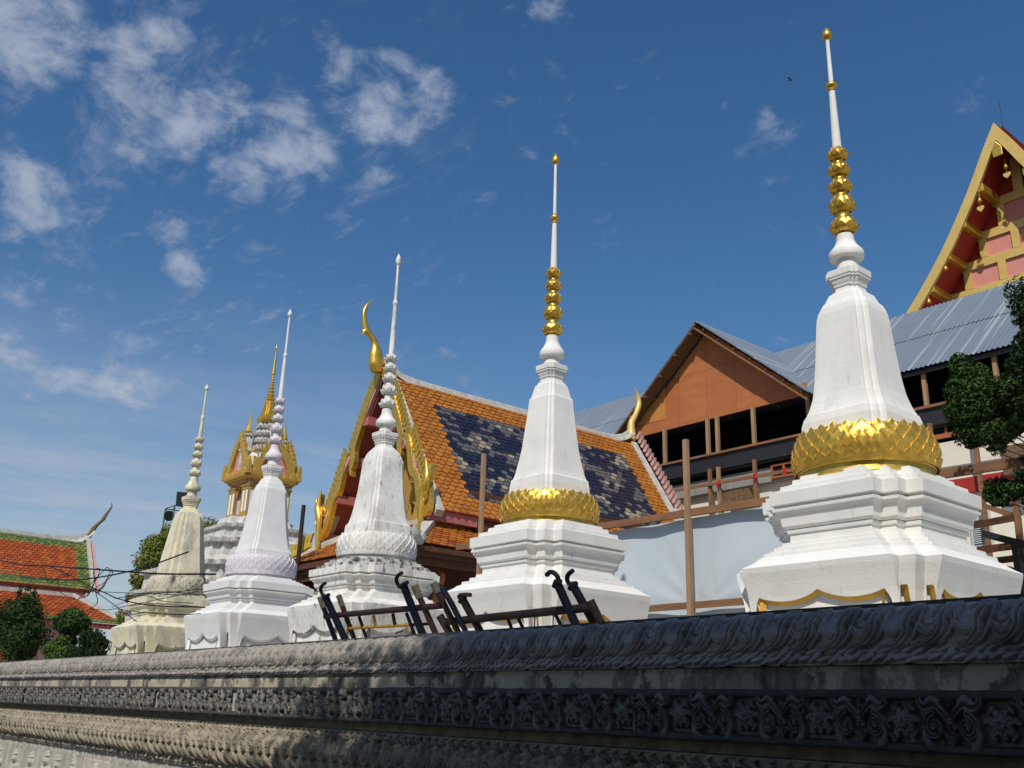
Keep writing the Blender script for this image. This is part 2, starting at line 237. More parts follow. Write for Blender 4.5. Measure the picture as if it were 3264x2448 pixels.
# ------------------------------------------------------------------ mesh builder
class MB:
    def __init__(s): s.v = []; s.f = []; s.m = []
    def add(s, vs, fs, m=0):
        o = len(s.v); s.v += [tuple(v) for v in vs]
        s.f += [tuple(i + o for i in f) for f in fs]; s.m += [m] * len(fs); return o
    def box(s, x0, x1, y0, y1, z0, z1, m=0):
        v = [(x, y, z) for z in (z0, z1) for y in (y0, y1) for x in (x0, x1)]
        s.add(v, [(0, 2, 3, 1), (4, 5, 7, 6), (0, 1, 5, 4), (2, 6, 7, 3), (0, 4, 6, 2), (1, 3, 7, 5)], m)
    def bar(s, p, q, w, h, m=0, up=(0, 0, 1)):           # rectangular bar from p to q
        p = Vector(p); q = Vector(q); d = (q - p).normalized(); u = Vector(up)
        a = d.cross(u)
        if a.length < 1e-4: a = d.cross(Vector((0, 1, 0)))
        a.normalize(); b = a.cross(d)
        v = []
        for c in (p, q):
            for (i, j) in ((-1, -1), (1, -1), (1, 1), (-1, 1)): v.append(c + a * (i * w / 2) + b * (j * h / 2))
        s.add(v, [(3, 2, 1, 0), (4, 5, 6, 7), (0, 1, 5, 4), (1, 2, 6, 5), (2, 3, 7, 6), (3, 0, 4, 7)], m)
    def tube(s, pts, r, n=10, m=0, cap=True, flat=1.0, fdir=None):
        pts = [Vector(p) for p in pts]; k = len(pts)
        rs = r if isinstance(r, (list, tuple)) else [r] * k
        d0 = (pts[1] - pts[0]).normalized(); ref = Vector(fdir) if fdir else (Vector((0, 0, 1)) if abs(d0.z) < .9 else Vector((1, 0, 0)))
        vs = []
        for i in range(k):
            d = (pts[min(i + 1, k - 1)] - pts[max(i - 1, 0)]).normalized()
            a = ref - d * ref.dot(d)
            if a.length < 1e-5: a = Vector((0, 1, 0))
            a.normalize(); b = d.cross(a)
            if not fdir: ref = a
            for j in range(n):
                t = 2 * math.pi * j / n
                vs.append(pts[i] + a * (math.cos(t) * rs[i] * flat) + b * (math.sin(t) * rs[i]))
        fs = [(i * n + j, i * n + (j + 1) % n, (i + 1) * n + (j + 1) % n, (i + 1) * n + j) for i in range(k - 1) for j in range(n)]
        if cap: fs += [tuple(range(n))[::-1], tuple((k - 1) * n + j for j in range(n))]
        s.add(vs, fs, m)
    def rev(s, prof, n=32, c=(0, 0), m=0, cap=True):     # prof [(z, r)] bottom to top
        vs = [(c[0] + r * math.cos(2 * math.pi * j / n), c[1] + r * math.sin(2 * math.pi * j / n), z) for z, r in prof for j in range(n)]
        k = len(prof)
        fs = [(i * n + j, i * n + (j + 1) % n, (i + 1) * n + (j + 1) % n, (i + 1) * n + j) for i in range(k - 1) for j in range(n)]
        if cap: fs += [tuple(range(n))[::-1], tuple((k - 1) * n + j for j in range(n))]
        s.add(vs, fs, m)
    def loft(s, loops, m=0, cap=True):
        n = len(loops[0]); vs = [p for l in loops for p in l]; k = len(loops)
        fs = [(i * n + j, i * n + (j + 1) % n, (i + 1) * n + (j + 1) % n, (i + 1) * n + j) for i in range(k - 1) for j in range(n)]
        if cap: fs += [tuple(range(n))[::-1], tuple((k - 1) * n + j for j in range(n))]
        s.add(vs, fs, m)
    def extrude(s, poly, to3, t0, t1, m=0):              # 2-D outline poly, to3(u, v, t)
        n = len(poly); vs = [to3(u, v, t0) for u, v in poly] + [to3(u, v, t1) for u, v in poly]
        fs = [tuple(range(n)), tuple(range(n, 2 * n))[::-1]] + [(i, n + i, n + (i + 1) % n, (i + 1) % n) for i in range(n)]
        s.add(vs, fs, m)
    def build(s, name, mats, parent=None, smooth=False, bevel=0.0, angle=40, fix=True):
        me = bpy.data.meshes.new(name)
        off = Vector(parent['_o']) if parent is not None else Vector((0, 0, 0))
        me.from_pydata([(v[0] - off.x, v[1] - off.y, v[2] - off.z) for v in s.v], [], s.f)
        for mm in (mats if isinstance(mats, list) else [mats]): me.materials.append(MATS[mm] if isinstance(mm, str) else mm)
        me.polygons.foreach_set('material_index', s.m)
        me.update()
        if fix:
            import bmesh
            bm = bmesh.new(); bm.from_mesh(me); bmesh.ops.recalc_face_normals(bm, faces=bm.faces); bm.to_mesh(me); bm.free()
        o = bpy.data.objects.new(name, me); COL.objects.link(o)
        if parent is not None:
            o.parent = parent; o['_o'] = tuple(off)
        if smooth:
            me.polygons.foreach_set('use_smooth', [True] * len(me.polygons))
            me.set_sharp_from_angle(angle=R_(angle))
        if bevel:
            b = o.modifiers.new('bevel', 'BEVEL'); b.width = bevel; b.segments = 2; b.limit_method = 'ANGLE'; b.angle_limit = R_(35); b.harden_normals = False
        return o
def thing(name, label, cat, loc=(0, 0, 0), group=None):
    o = bpy.data.objects.new(name, None); COL.objects.link(o); o.location = loc; o['_o'] = tuple(loc)
    o.empty_display_size = 0.2
    o['label'] = label; o['category'] = cat
    if group: o['group'] = group
    return o
def tag(o, label, cat, group=None):
    o['label'] = label; o['category'] = cat
    if group: o['group'] = group
    return o
def kind(o, k): o['kind'] = k; return o
def interp(x, xs, ys): return float(np.interp(x, xs, ys))
def smoothpath(pts, n=8):                                  # Catmull-Rom
    P = [Vector(p) for p in pts]; P = [P[0] * 2 - P[1]] + P + [P[-1] * 2 - P[-2]]; out = []
    for i in range(1, len(P) - 2):
        a, b, c, d = P[i - 1:i + 3]
        for k in range(n):
            t = k / n
            out.append(0.5 * ((2 * b) + (c - a) * t + (2 * a - 5 * b + 4 * c - d) * t * t + (3 * b - a - 3 * c + d) * t ** 3))
    out.append(P[-2]); return out

# ------------------------------------------------------------------ ground and terrace
TZ = 2.27
b = MB(); b.add([(-400, -400, 0), (400, -400, 0), (400, 400, 0), (-400, 400, 0)], [(0, 1, 2, 3)]); kind(b.build('ground', 'ground', fix=False), 'structure')
b = MB(); b.box(-120, 60, 5.32, 120, 0.004, TZ - 0.02); kind(b.build('terrace', 'terrace_floor'), 'structure')
# ------------------------------------------------------------------ carved wall
def grid_mesh(name, Pm, mats, parent, smooth=True, sharp=None):
    """Pm: (nx, nv, 3) array of points -> one mesh"""
    nx, nv = Pm.shape[:2]; off = np.array(parent['_o'])
    vs = (Pm - off).reshape(-1, 3)
    i, j = np.meshgrid(np.arange(nx - 1), np.arange(nv - 1), indexing='ij'); a = i * nv + j
    q = np.stack([a, a + 1, a + nv + 1, a + nv], -1).reshape(-1, 4)
    me = bpy.data.meshes.new(name)
    me.vertices.add(len(vs)); me.vertices.foreach_set('co', vs.astype(np.float32).ravel())
    me.loops.add(q.size); me.loops.foreach_set('vertex_index', q.astype(np.int32).ravel())
    me.polygons.add(len(q)); me.polygons.foreach_set('loop_start', np.arange(0, q.size, 4, dtype=np.int32))
    me.update(calc_edges=True); me.validate()
    if smooth: me.shade_smooth()
    for mm in mats: me.materials.append(MATS[mm])
    o = bpy.data.objects.new(name, me); COL.objects.link(o); o.parent = parent; o['_o'] = tuple(float(q) for q in off); return o

def make_tile(P, A, strokes, blobs, res=0.0025):
    nu, nv = int(round(P / res)), int(round(A / res))
    U, V = np.meshgrid((np.arange(nu) + .5) * P / nu, (np.arange(nv) + .5) * A / nv, indexing='ij')
    H = np.zeros_like(U)
    for pts, w, h, groove in strokes:
        pts = np.array([(p[0], p[1]) for p in pts]); k = len(pts)
        ws = np.interp(np.linspace(0, 1, k), np.linspace(0, 1, len(w)), w) if isinstance(w, (list, tuple)) else np.full(k, w)
        for sh in (-P, 0, P):
            q = pts + (sh, 0); mxw = ws.max()
            if q[:, 0].max() < -mxw or q[:, 0].min() > P + mxw: continue
            best = np.full_like(U, 9.0)
            for i in range(k - 1):
                a, bb = q[i], q[i + 1]; d = bb - a; L2 = d @ d + 1e-12
                t = np.clip(((U - a[0]) * d[0] + (V - a[1]) * d[1]) / L2, 0, 1)
                dist = np.hypot(U - a[0] - t * d[0], V - a[1] - t * d[1]) / np.maximum(ws[i] + (ws[i + 1] - ws[i]) * t, 1e-4)
                best = np.minimum(best, dist)
            f = np.sqrt(np.clip(1 - best ** 5, 0, 1))
            if groove: f = f * (1 - 0.55 * np.exp(-(best / 0.25) ** 2))
            H = np.maximum(H, f * h * 1.9)
    for cu, cv, ru, rv, rot, h in blobs:
        c, s = math.cos(rot), math.sin(rot)
        for sh in (-P, 0, P):
            du, dv = U - cu - sh, V - cv
            d2 = ((du * c + dv * s) / ru) ** 2 + ((-du * s + dv * c) / rv) ** 2
            H = np.maximum(H, 1.9 * h * np.sqrt(np.clip(1 - d2 ** 2.2, 0, 1) * (1 - .35 * np.exp(-((-du * s + dv * c) / (.22 * rv)) ** 2))))
    return H
def spiral(cu, cv, r0, r1, a0, turns, n=26):
    return [(cu + (r0 + (r1 - r0) * t) * math.cos(a0 + turns * 2 * math.pi * t), cv + (r0 + (r1 - r0) * t) * math.sin(a0 + turns * 2 * math.pi * t)) for t in np.linspace(0, 1, n)]
def curve2(pts, n=6): return [(p.x, p.y) for p in smoothpath([(a, b, 0) for a, b in pts], n)]
def sample(tiles, P, A, X, v, amp=0.15, seed=1):
    """tile lookup for every (x, v) pair"""
    r = np.random.default_rng(seed)
    idx = np.floor(X / P).astype(int); pick = r.integers(0, len(tiles), 4000)[idx % 4000]; gain = (1 - amp + 2 * amp * r.random(4000))[idx % 4000]
    fu = (X / P - idx)
    out = np.zeros((len(X), len(v)))
    for k, T in enumerate(tiles):
        nu, nv = T.shape; msk = pick == k
        if not msk.any(): continue
        uu = fu[msk] * nu - .5; vv = np.clip(v / A * nv - .5, 0, nv - 1.001)
        i0 = np.floor(uu).astype(int); a = (uu - i0)[:, None]; j0 = np.floor(vv).astype(int); bb = (vv - j0)[None]
        g = lambda i, j: T[np.ix_(i % nu, j)]
        out[msk] = ((1 - a) * (1 - bb) * g(i0, j0) + a * (1 - bb) * g(i0 + 1, j0) + (1 - a) * bb * g(i0, j0 + 1) + a * bb * g(i0 + 1, j0 + 1)) * gain[msk][:, None]
    return out
def fbm(X, v, seed, s):
    r = np.random.default_rng(seed); o = np.zeros((len(X), len(v)))
    for k in range(5):
        f = s * 1.9 ** k; ph = r.random(4) * 6.3; an = r.random(2) * 6.3
        for q in range(2):
            o += 1.6 ** -k * np.sin(f * (X[:, None] * math.cos(an[q]) + v[None] * math.sin(an[q])) * 6.28 + ph[q] + 2 * np.sin(f * v[None] * 3 + ph[q + 2]))
    return o / 4
XN = np.concatenate([np.arange(2.0, -1.4, -0.012), np.arange(-1.4, -8.0, -0.0042), np.arange(-8.0, -14.0, -0.0065), np.arange(-14.0, -20, -0.010), np.arange(-20, -32.0, -0.016)])
def carved(name, prof, dv, hf, mats, parent, X=None, close=None):
    """prof: [(y, z)] bottom to top, swept along x and pushed out along the profile normal by hf(X, v)"""
    X = XN if X is None else X
    pr = np.array(prof, float); seg = np.hypot(*np.diff(pr, axis=0).T); s = np.concatenate([[0], np.cumsum(seg)]); A = s[-1]
    v = np.linspace(0, A, int(A / dv) + 2)
    y = np.interp(v, s, pr[:, 0]); z = np.interp(v, s, pr[:, 1])
    ker = np.array([1, 2, 3, 2, 1.]) / 9
    ty = np.convolve(np.pad(np.gradient(y, v), 2, 'edge'), ker, 'valid'); tz = np.convolve(np.pad(np.gradient(z, v), 2, 'edge'), ker, 'valid'); L = np.hypot(ty, tz)
    ny, nz = -tz / L, ty / L
    H = hf(X, v, A)
    Pm = np.zeros((len(X), len(v), 3)); Pm[..., 0] = X[:, None]; Pm[..., 1] = y[None] + ny[None] * H; Pm[..., 2] = z[None] + nz[None] * H
    return grid_mesh(name, Pm, mats, parent)

wall = thing('carved_wall', 'long grey stone wall with carved scroll coping, floral frieze and lotus mouldings along the front', 'wall', (-12, 5, 0))

# coping: scrolls, nested hanging shields, leaf tips
P1, A1 = 0.37, 0.43
def coping_tile(r):
    st, bl = [], []
    j = lambda s=.006: r.normal(0, s)
    for k, u in enumerate((0.05, 0.235)):
        u += j(); c = 0.295 + j()
        st.append((spiral(u, c, 0.038, 0.006, -0.6 + j(.2), 1.7), [.016, .007], .042, True))
        st.append((curve2([(u + .033, c - .02), (u + .012, c - .05), (u - .018, c - .10), (u - .02, c - .15), (u - .06, c - .20), (u - .10, c - .225)]), [.018, .030, .024, .010], .046, True))
        st.append((curve2([(u + .045, c - .0), (u + .05, c - .07), (u + .03, c - .13), (u + .0, c - .18), (u - .05, c - .215)]), [.008, .012, .007], .024, False))
        st.append((curve2([(u - .035, c + .02), (u - .02, c + .06), (u + .03, c + .075), (u + .08, c + .06)]), [.006, .014, .005], .026, False))
        w = u + 0.093
        for q, rr in enumerate((0.080, 0.060, 0.040)[: 3 if k == 0 else 2]):
            e = .10 if k == 0 else -.15
            st.append(([(w + rr * math.cos(t), .235 + rr * 1.18 * math.sin(t) - q * .004) for t in np.linspace(math.pi * (1 - e), math.pi * (2 + e), 16)], [.005, .0105, .0105, .005], .026 - q * .004, q == 0))
        st.append((curve2([(w + .085, .22), (w + .07, .15), (w + .01, .105), (w - .06, .085)]), [.006, .013, .007], .028, True))
        bl.append((w, .285 + j(), .024, .037, .25 * (1 if k else -1), .026))
        bl.append((w + .03, .315 + j(), .016, .034, -.9, .024)); bl.append((w - .032, .305, .012, .03, .8, .022))
        bl.append((w, .20, .03, .02, 0, .012))
        if k: bl += [(w + .01, .25, .03, .012, .5, .022), (w - .005, .222, .03, .010, .5, .02)]
    for q in range(6): bl.append((q * P1 / 6 + j(), .360 + j(), .046, .014 + r.random() * .005, .22 + j(.12), .024))
    for q in range(4): bl.append((q * P1 / 4 + .03 + j(), .400 + j(), .050, .013, .1 + j(.12), .020))
    for q in range(6): bl.append((q * P1 / 6 + j(.004), .024 + j(.004), .046, .0125 + .003 * r.random(), .36 + j(.10), .026 + .008 * r.random()))
    for q in range(6): bl.append((q * P1 / 6 + .03 + j(.004), .058 + j(.004), .042, .011 + .003 * r.random(), .40 + j(.12), .020 + .008 * r.random()))
    for q in range(5): bl.append((r.random() * P1, .09 + r.random() * .03, .026, .010, .6 + j(.2), .022))
    return make_tile(P1, A1, st, bl)
ctiles = [coping_tile(np.random.default_rng(20 + k)) for k in range(5)]
def cop_h(X, v, A):
    H = sample(ctiles, P1, A1, X + 0.06 * np.sin(X * .9), v * A1 / A, .12, 3)
    H = H + .0025 * fbm(X, v, 5, 9) * (H > .004)
    H = .58 * H * np.clip((A - v) / .22, .10, 1)[None]
    seam = np.exp(-((X[:, None] + 19.6 + .05 * np.sin(v[None] * 6)) / .05) ** 4)
    return H * (1 - seam) + seam * .014
carved('coping', [(4.962, 1.952), (4.972, 1.985), (4.992, 2.03), (5.004, 2.08), (5.012, 2.13), (5.030, 2.18), (5.065, 2.222), (5.115, 2.252), (5.19, 2.268), (5.25, 2.272)], .0045, cop_h, ['stone_coping'], wall)
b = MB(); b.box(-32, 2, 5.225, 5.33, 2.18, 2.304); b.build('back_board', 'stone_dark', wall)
# plain plaster band with a chamfered top, and the thin ledge below it
def band_h(X, v, A): return .004 * fbm(X, v, 8, .7) + .0016 * fbm(X, v, 9, 9)
carved('plaster_band', [(4.985, 1.822), (4.985, 1.90), (4.987, 1.914), (5.012, 1.944), (5.03, 1.965)], .012, band_h, ['plaster_band'], wall, X=XN[::2])
cuts_ = [-10.77, -13.08, -16.15, -19.3, -22.4, -25.5, -28.6]
def led_h(X, v, A): return .005 * fbm(X, v, 18, .5) + .004 * np.maximum(fbm(X, v, 19, 5), -.3)
for c in cuts_:
    b = MB(); b.box(c - .054, c + .054, 4.972, 5.01, 1.563, 1.775); b.build('joint_block', 'stone_panel', wall, bevel=.004)
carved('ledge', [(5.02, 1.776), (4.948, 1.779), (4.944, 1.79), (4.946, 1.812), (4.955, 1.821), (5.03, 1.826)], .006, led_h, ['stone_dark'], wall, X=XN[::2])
# frieze
P2, A2 = 0.50, 0.215
def frieze_tile(r):
    st, bl = [], []; j = lambda s=.005: r.normal(0, s)
    cu, cv = .25, .105
    for q in range(7):
        a = q * 2 * math.pi / 7 + .3; bl.append((cu + .040 * math.cos(a), cv + .036 * math.sin(a), .030, .022, a, .034))
    for q in range(5):
        a = q * 2 * math.pi / 5; bl.append((cu + .016 * math.cos(a), cv + .015 * math.sin(a), .018, .014, a, .046))
    for s in (-1, 1):
        bl.append((cu + s * .072, cv + .012, .030, .015, s * -.35, .03)); bl.append((cu + s * .05, cv - .045, .026, .014, s * .7, .026)); bl.append((cu + s * .048, cv + .055, .026, .013, -s * .8, .028))
        c2 = cu + s * .165
        st.append((spiral(c2, cv - .015, .052, .008, math.pi / 2, s * 1.4), [.017, .010], .042, True))
        st.append((curve2([(cu + s * .085, .195), (cu + s * .12, .165), (cu + s * .175, .175), (cu + s * .215, .145), (cu + s * .25, .115)]), [.008, .026, .018, .008], .044, True))
        st.append((curve2([(c2 - s * .05, cv - .02), (c2 - s * .055, .05), (c2 - s * .02, .02), (c2 + s * .05, .012)]), [.011, .020, .007], .036, False))
        st.append((curve2([(c2 + s * .03, .07), (c2 + s * .075, .045), (c2 + s * .085, .015)]), [.006, .013, .004], .032, True))
        st.append((curve2([(c2 + s * .0, .205), (c2 + s * .03, .19), (c2 + s * .06, .20), (c2 + s * .08, .185)]), [.004, .011, .004], .034, False))
        bl += [(cu + s * .245, .112, .017, .016, 0, .042), (cu + s * .235, .09, .013, .015, .5, .036), (c2, cv - .015, .014, .014, 0, .04)]
    for q in range(9):
        u, v = r.random() * P2, .015 + r.random() * .19; a = r.random() * 6.3; l = .018 + r.random() * .02
        st.append((curve2([(u, v), (u + l * math.cos(a), v + l * math.sin(a)), (u + 1.7 * l * math.cos(a + .7), v + 1.7 * l * math.sin(a + .7))], 4), [.004, .010, .002], .018 + r.random() * .016, q % 2 == 0))
    return make_tile(P2, A2, st, bl)
ftiles = [frieze_tile(np.random.default_rng(40 + k)) for k in range(5)]
def fr_h(X, v, A): return (.72 * sample(ftiles, P2, A2, X, np.clip(v * A2 / A, 0, A2 - .001), .15, 4) + .003 * fbm(X, v, 6, 10)) * np.clip(np.minimum(v, A - v) / .02, 0, 1)[None]
cuts = [2.0, -1.55, -4.62, -7.71, -10.77, -13.08, -16.15, -19.3, -22.4, -25.5, -28.6, -32.0]
for a, c in zip(cuts[:-1], cuts[1:]):
    wide = .055 if a < -10 else .004; wl = .055 if c < -10 else .004
    Xs = XN[(XN < a - wide) & (XN > c + wl)]
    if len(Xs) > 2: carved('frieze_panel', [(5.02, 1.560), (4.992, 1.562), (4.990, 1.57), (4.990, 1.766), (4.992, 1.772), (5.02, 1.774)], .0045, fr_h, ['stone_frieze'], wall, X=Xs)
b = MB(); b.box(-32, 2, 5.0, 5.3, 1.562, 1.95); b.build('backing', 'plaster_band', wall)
def lip_h(X, v, A): return .004 * fbm(X, v, 28, .6) + .002 * fbm(X, v, 29, 7)
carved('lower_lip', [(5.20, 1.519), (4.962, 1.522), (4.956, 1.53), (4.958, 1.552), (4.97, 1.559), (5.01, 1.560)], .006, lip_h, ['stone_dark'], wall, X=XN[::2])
# hollow and the small hooked leaf tips below the frieze
P3 = 0.115
def tip_tile(r):
    st = [(curve2([(.02, .10), (.035, .075), (.06, .045), (.10, .02), (.112, .004)]), [.004, .010, .012, .005], .040, False)]
    return make_tile(P3, .12, st, [(.03, .105, .02, .012, .3, .02)])
ttiles = [tip_tile(np.random.default_rng(60 + k)) for k in range(2)]
carved('leaf_tip_row', [(5.035, 1.335), (5.055, 1.36), (5.062, 1.425), (5.05, 1.432), (5.05, 1.440), (5.19, 1.444), (5.20, 1.53)], .008, lambda X, v, A: np.where(v[None] < .11, sample(ttiles, P3, .12, X, np.minimum(v, .119), .2, 7), 0) + .002 * fbm(X, v, 31, 6), ['stone_lotus'], wall, X=XN)
# big lotus roll
P4, A4 = 0.19, 0.38
def roll_tile(r):
    st, bl = [], []; j = lambda s=.004: r.normal(0, s)
    for q in range(7):
        a = -1.0 + q * .30
        st.append((curve2([(.095 + j(), .20), (.095 + .045 * a + j(), .135), (.095 + .085 * a + .012, .07), (.095 + .10 * a + .03, .01)]), [.004, .009, .008, .003], .026 + r.random() * .008, False))
    for s in (-1, 1):
        st.append((curve2([(.095, .345), (.095 + s * .05, .32), (.095 + s * .075, .26), (.095 + s * .05, .20), (.095 + s * .02, .19)]), [.006, .013, .012, .005], .032, True))
        bl.append((.095 + s * .036, .285 + j(), .015, .022, s * .5, .03))
    st.append((spiral(.098, .25, .030, .006, 1.2, 1.3), [.009, .005], .034, False))
    st.append((curve2([(.11, .36), (.135, .335), (.155, .33), (.175, .345)]), [.005, .014, .004], .04, False))
    bl += [(.0, .22, .014, .03, 0, .024), (.0, .15, .016, .035, 0, .022), (.095, .335, .022, .018, 0, .03)]
    return make_tile(P4, A4, st, bl)
rtiles = [roll_tile(np.random.default_rng(70 + k)) for k in range(4)]
carved('lotus_roll', [(5.10, 1.03), (5.06, 1.045), (5.00, 1.075), (4.965, 1.12), (4.955, 1.18), (4.968, 1.24), (4.995, 1.29), (5.03, 1.325), (5.06, 1.345)], .0075, lambda X, v, A: sample(rtiles, P4, A4, X, v * A4 / A, .2, 9) + .003 * fbm(X, v, 33, 8), ['stone_lotus'], wall)
P5 = 0.125
def flo_tile(r):
    bl = []
    for q in range(5):
        a = q * 1.2566 + .3; bl.append((.062 + .026 * math.cos(a), .045 + .024 * math.sin(a), .019, .016, a, .024))
    bl += [(.062, .045, .011, .011, 0, .034), (.0, .03, .016, .02, 0, .02), (.0, .07, .014, .018, 0, .016)]
    return make_tile(P5, .10, [], bl)
xs2 = XN[XN < -6][::1]
carved('flower_band', [(5.062, .918), (5.045, .922), (5.045, .932), (5.06, .938), (5.06, 1.02), (5.10, 1.04)], .008, lambda X, v, A: np.where((v[None] > .035), sample([flo_tile(rng)], P5, .10, X, np.clip(v - .03, 0, .099), .25, 11), 0) + .002 * fbm(X, v, 35, 7), ['stone_lotus'], wall, X=XN)
# relief panel: columns, swags, heads, a small shrine
def panel_h(X, v, A):
    H = .003 * fbm(X, v, 51, 3); x = X[:, None]; d = A - v[None]
    def E(cx, cd, rx, rd, h): return h * np.sqrt(np.clip(1 - ((x - cx) / rx) ** 2 - ((d - cd) / rd) ** 2, 0, 1))
    for k in range(40):                                   # pilasters and hanging cloth
        cx = -6.2 - k * .93
        H = np.maximum(H, .018 * np.exp(-((x - cx) / .022) ** 4))
        for q in range(3):
            c = cx - .2 - q * .26
            for w in (.03, .06, .09):
                sag = .06 * (1 - ((x - c) / .11) ** 2) + w * .5
                H = np.maximum(H, np.where((abs(x - c) < .11), .008 * np.exp(-((d - sag) / .010) ** 2), 0))
    figs = [(-17.74, .24), (-17.12, .27), (-15.3, .30), (-14.2, .30), (-12.9, .32), (-18.6, .3), (-11.4, .32), (-19.6, .3), (-20.7, .28)]
    for k, (cx, cd) in enumerate(figs):
        H = np.maximum(H, E(cx, cd, .075, .09, .075)); H = np.maximum(H, E(cx, cd - .075, .085, .03, .07)); H = np.maximum(H, E(cx, cd - .115, .05, .04, .06))
        H = np.maximum(H, E(cx + .05, cd + .01, .02, .025, .085)); H = np.maximum(H, E(cx + .02, cd + .05, .03, .015, .09))
        H = np.maximum(H, E(cx, cd + .26, .15, .19, .07)); H = np.maximum(H, E(cx + .17, cd + .13, .06, .06, .07)); H = np.maximum(H, E(cx - .17, cd + .2, .06, .12, .06))
    sx = -16.35                                           # small shrine in relief
    for q, (w, dd) in enumerate(((.015, .10), (.03, .16), (.055, .21), (.06, .27), (.09, .31), (.07, .36), (.11, .42), (.14, .5))):
        H = np.maximum(H, .05 * np.exp(-((x - sx) / w) ** 6) * np.exp(-((d - dd) / .028) ** 4))
    H = np.maximum(H, np.where((x > -15.9) & (x < -14.75) & (d > .1) & (d < .28), .012 + .006 * np.sin(x * 130), 0))
    return H
carved('relief_panel', [(5.075, .30), (5.075, .915)], .011, panel_h, ['stone_panel'], wall, X=XN[XN < -5])
b = MB(); b.box(-32, 2, 5.205, 5.3, .30, 1.56); b.box(-32, 2, 5.02, 5.3, .12, .298); b.box(-32, 2, 4.96, 5.3, .005, .118); b.build('wall_core', 'stone_panel', wall)

# ------------------------------------------------------------------ chedis (stupas)
def redent(W, s, z, cx, cy):
    a = W - 2 * s; q = [(a, -W), (a, -W + s), (a + s, -W + s), (a + s, -a), (W, -a)]
    out = []
    for k in range(4):
        for x, y in q:
            for _ in range(k): x, y = -y, x
            out.append((cx + x, cy + y, z))
    return out
ZK = [2.27, 2.90, 3.455, 3.575, 3.808, 3.994, 4.25, 4.266, 4.348, 5.475, 5.60, 5.83, 6.02, 6.24, 7.23, 7.95, 8.05, 8.59, 8.75]
ZV = [None,
 [2.27, 2.993, 3.525, 3.655, 3.884, 4.063, 4.285, 4.316, 4.426, 5.505, 5.726, 5.957, 6.125, 6.383, 7.373, 8.082, 8.214, 9.010, 9.193],
 [2.27, 3.040, 3.500, 3.607, 3.824, 4.034, 4.245, 4.273, 4.371, 5.414, 5.589, 5.831, 5.998, 6.233, 7.190, 8.054, 8.168, 8.830, 9.046],
 [2.27, 3.110, 3.560, 3.690, 3.864, 4.093, 4.281, 4.310, 4.410, 5.530, 5.711, 5.962, 6.147, 6.375, 7.335, 8.175, 8.262, 9.058, 9.230],
 [2.27, 3.060, 3.524, 3.666, 3.808, 4.012, 4.225, 4.280, 4.360, 5.520, 5.650, 5.915, 6.108, 6.369, 7.292, 7.659, 7.806, 8.400, 8.551]]
def petal(b, cx, cy, phi, z0, z1, r_of, w, off, m=0, flare=.02, nt_=6):
    """one lotus petal lying on a surface of revolution"""
    cols = [(-1, -.016), (-1, .008), (-.78, .002), (0, .009), (.78, .002), (1, .008), (1, -.016)]
    vs = []
    for i in range(nt_ + 1):
        t = i / nt_; z = z0 + (z1 - z0) * t; r = r_of(z); hw = w * (max(0.0, 1 - t ** 2.8)) ** .8 + .001
        for s, o in cols:
            rr = r + off + o * (1 if t < .99 else .4) + flare * t ** 4; a = phi + s * hw / max(r, .02)
            vs.append((cx + rr * math.cos(a), cy + rr * math.sin(a), z))
    n = len(cols); fs = [(i * n + j, i * n + j + 1, (i + 1) * n + j + 1, (i + 1) * n + j) for i in range(nt_) for j in range(n - 1)]
    b.add(vs, fs, m)
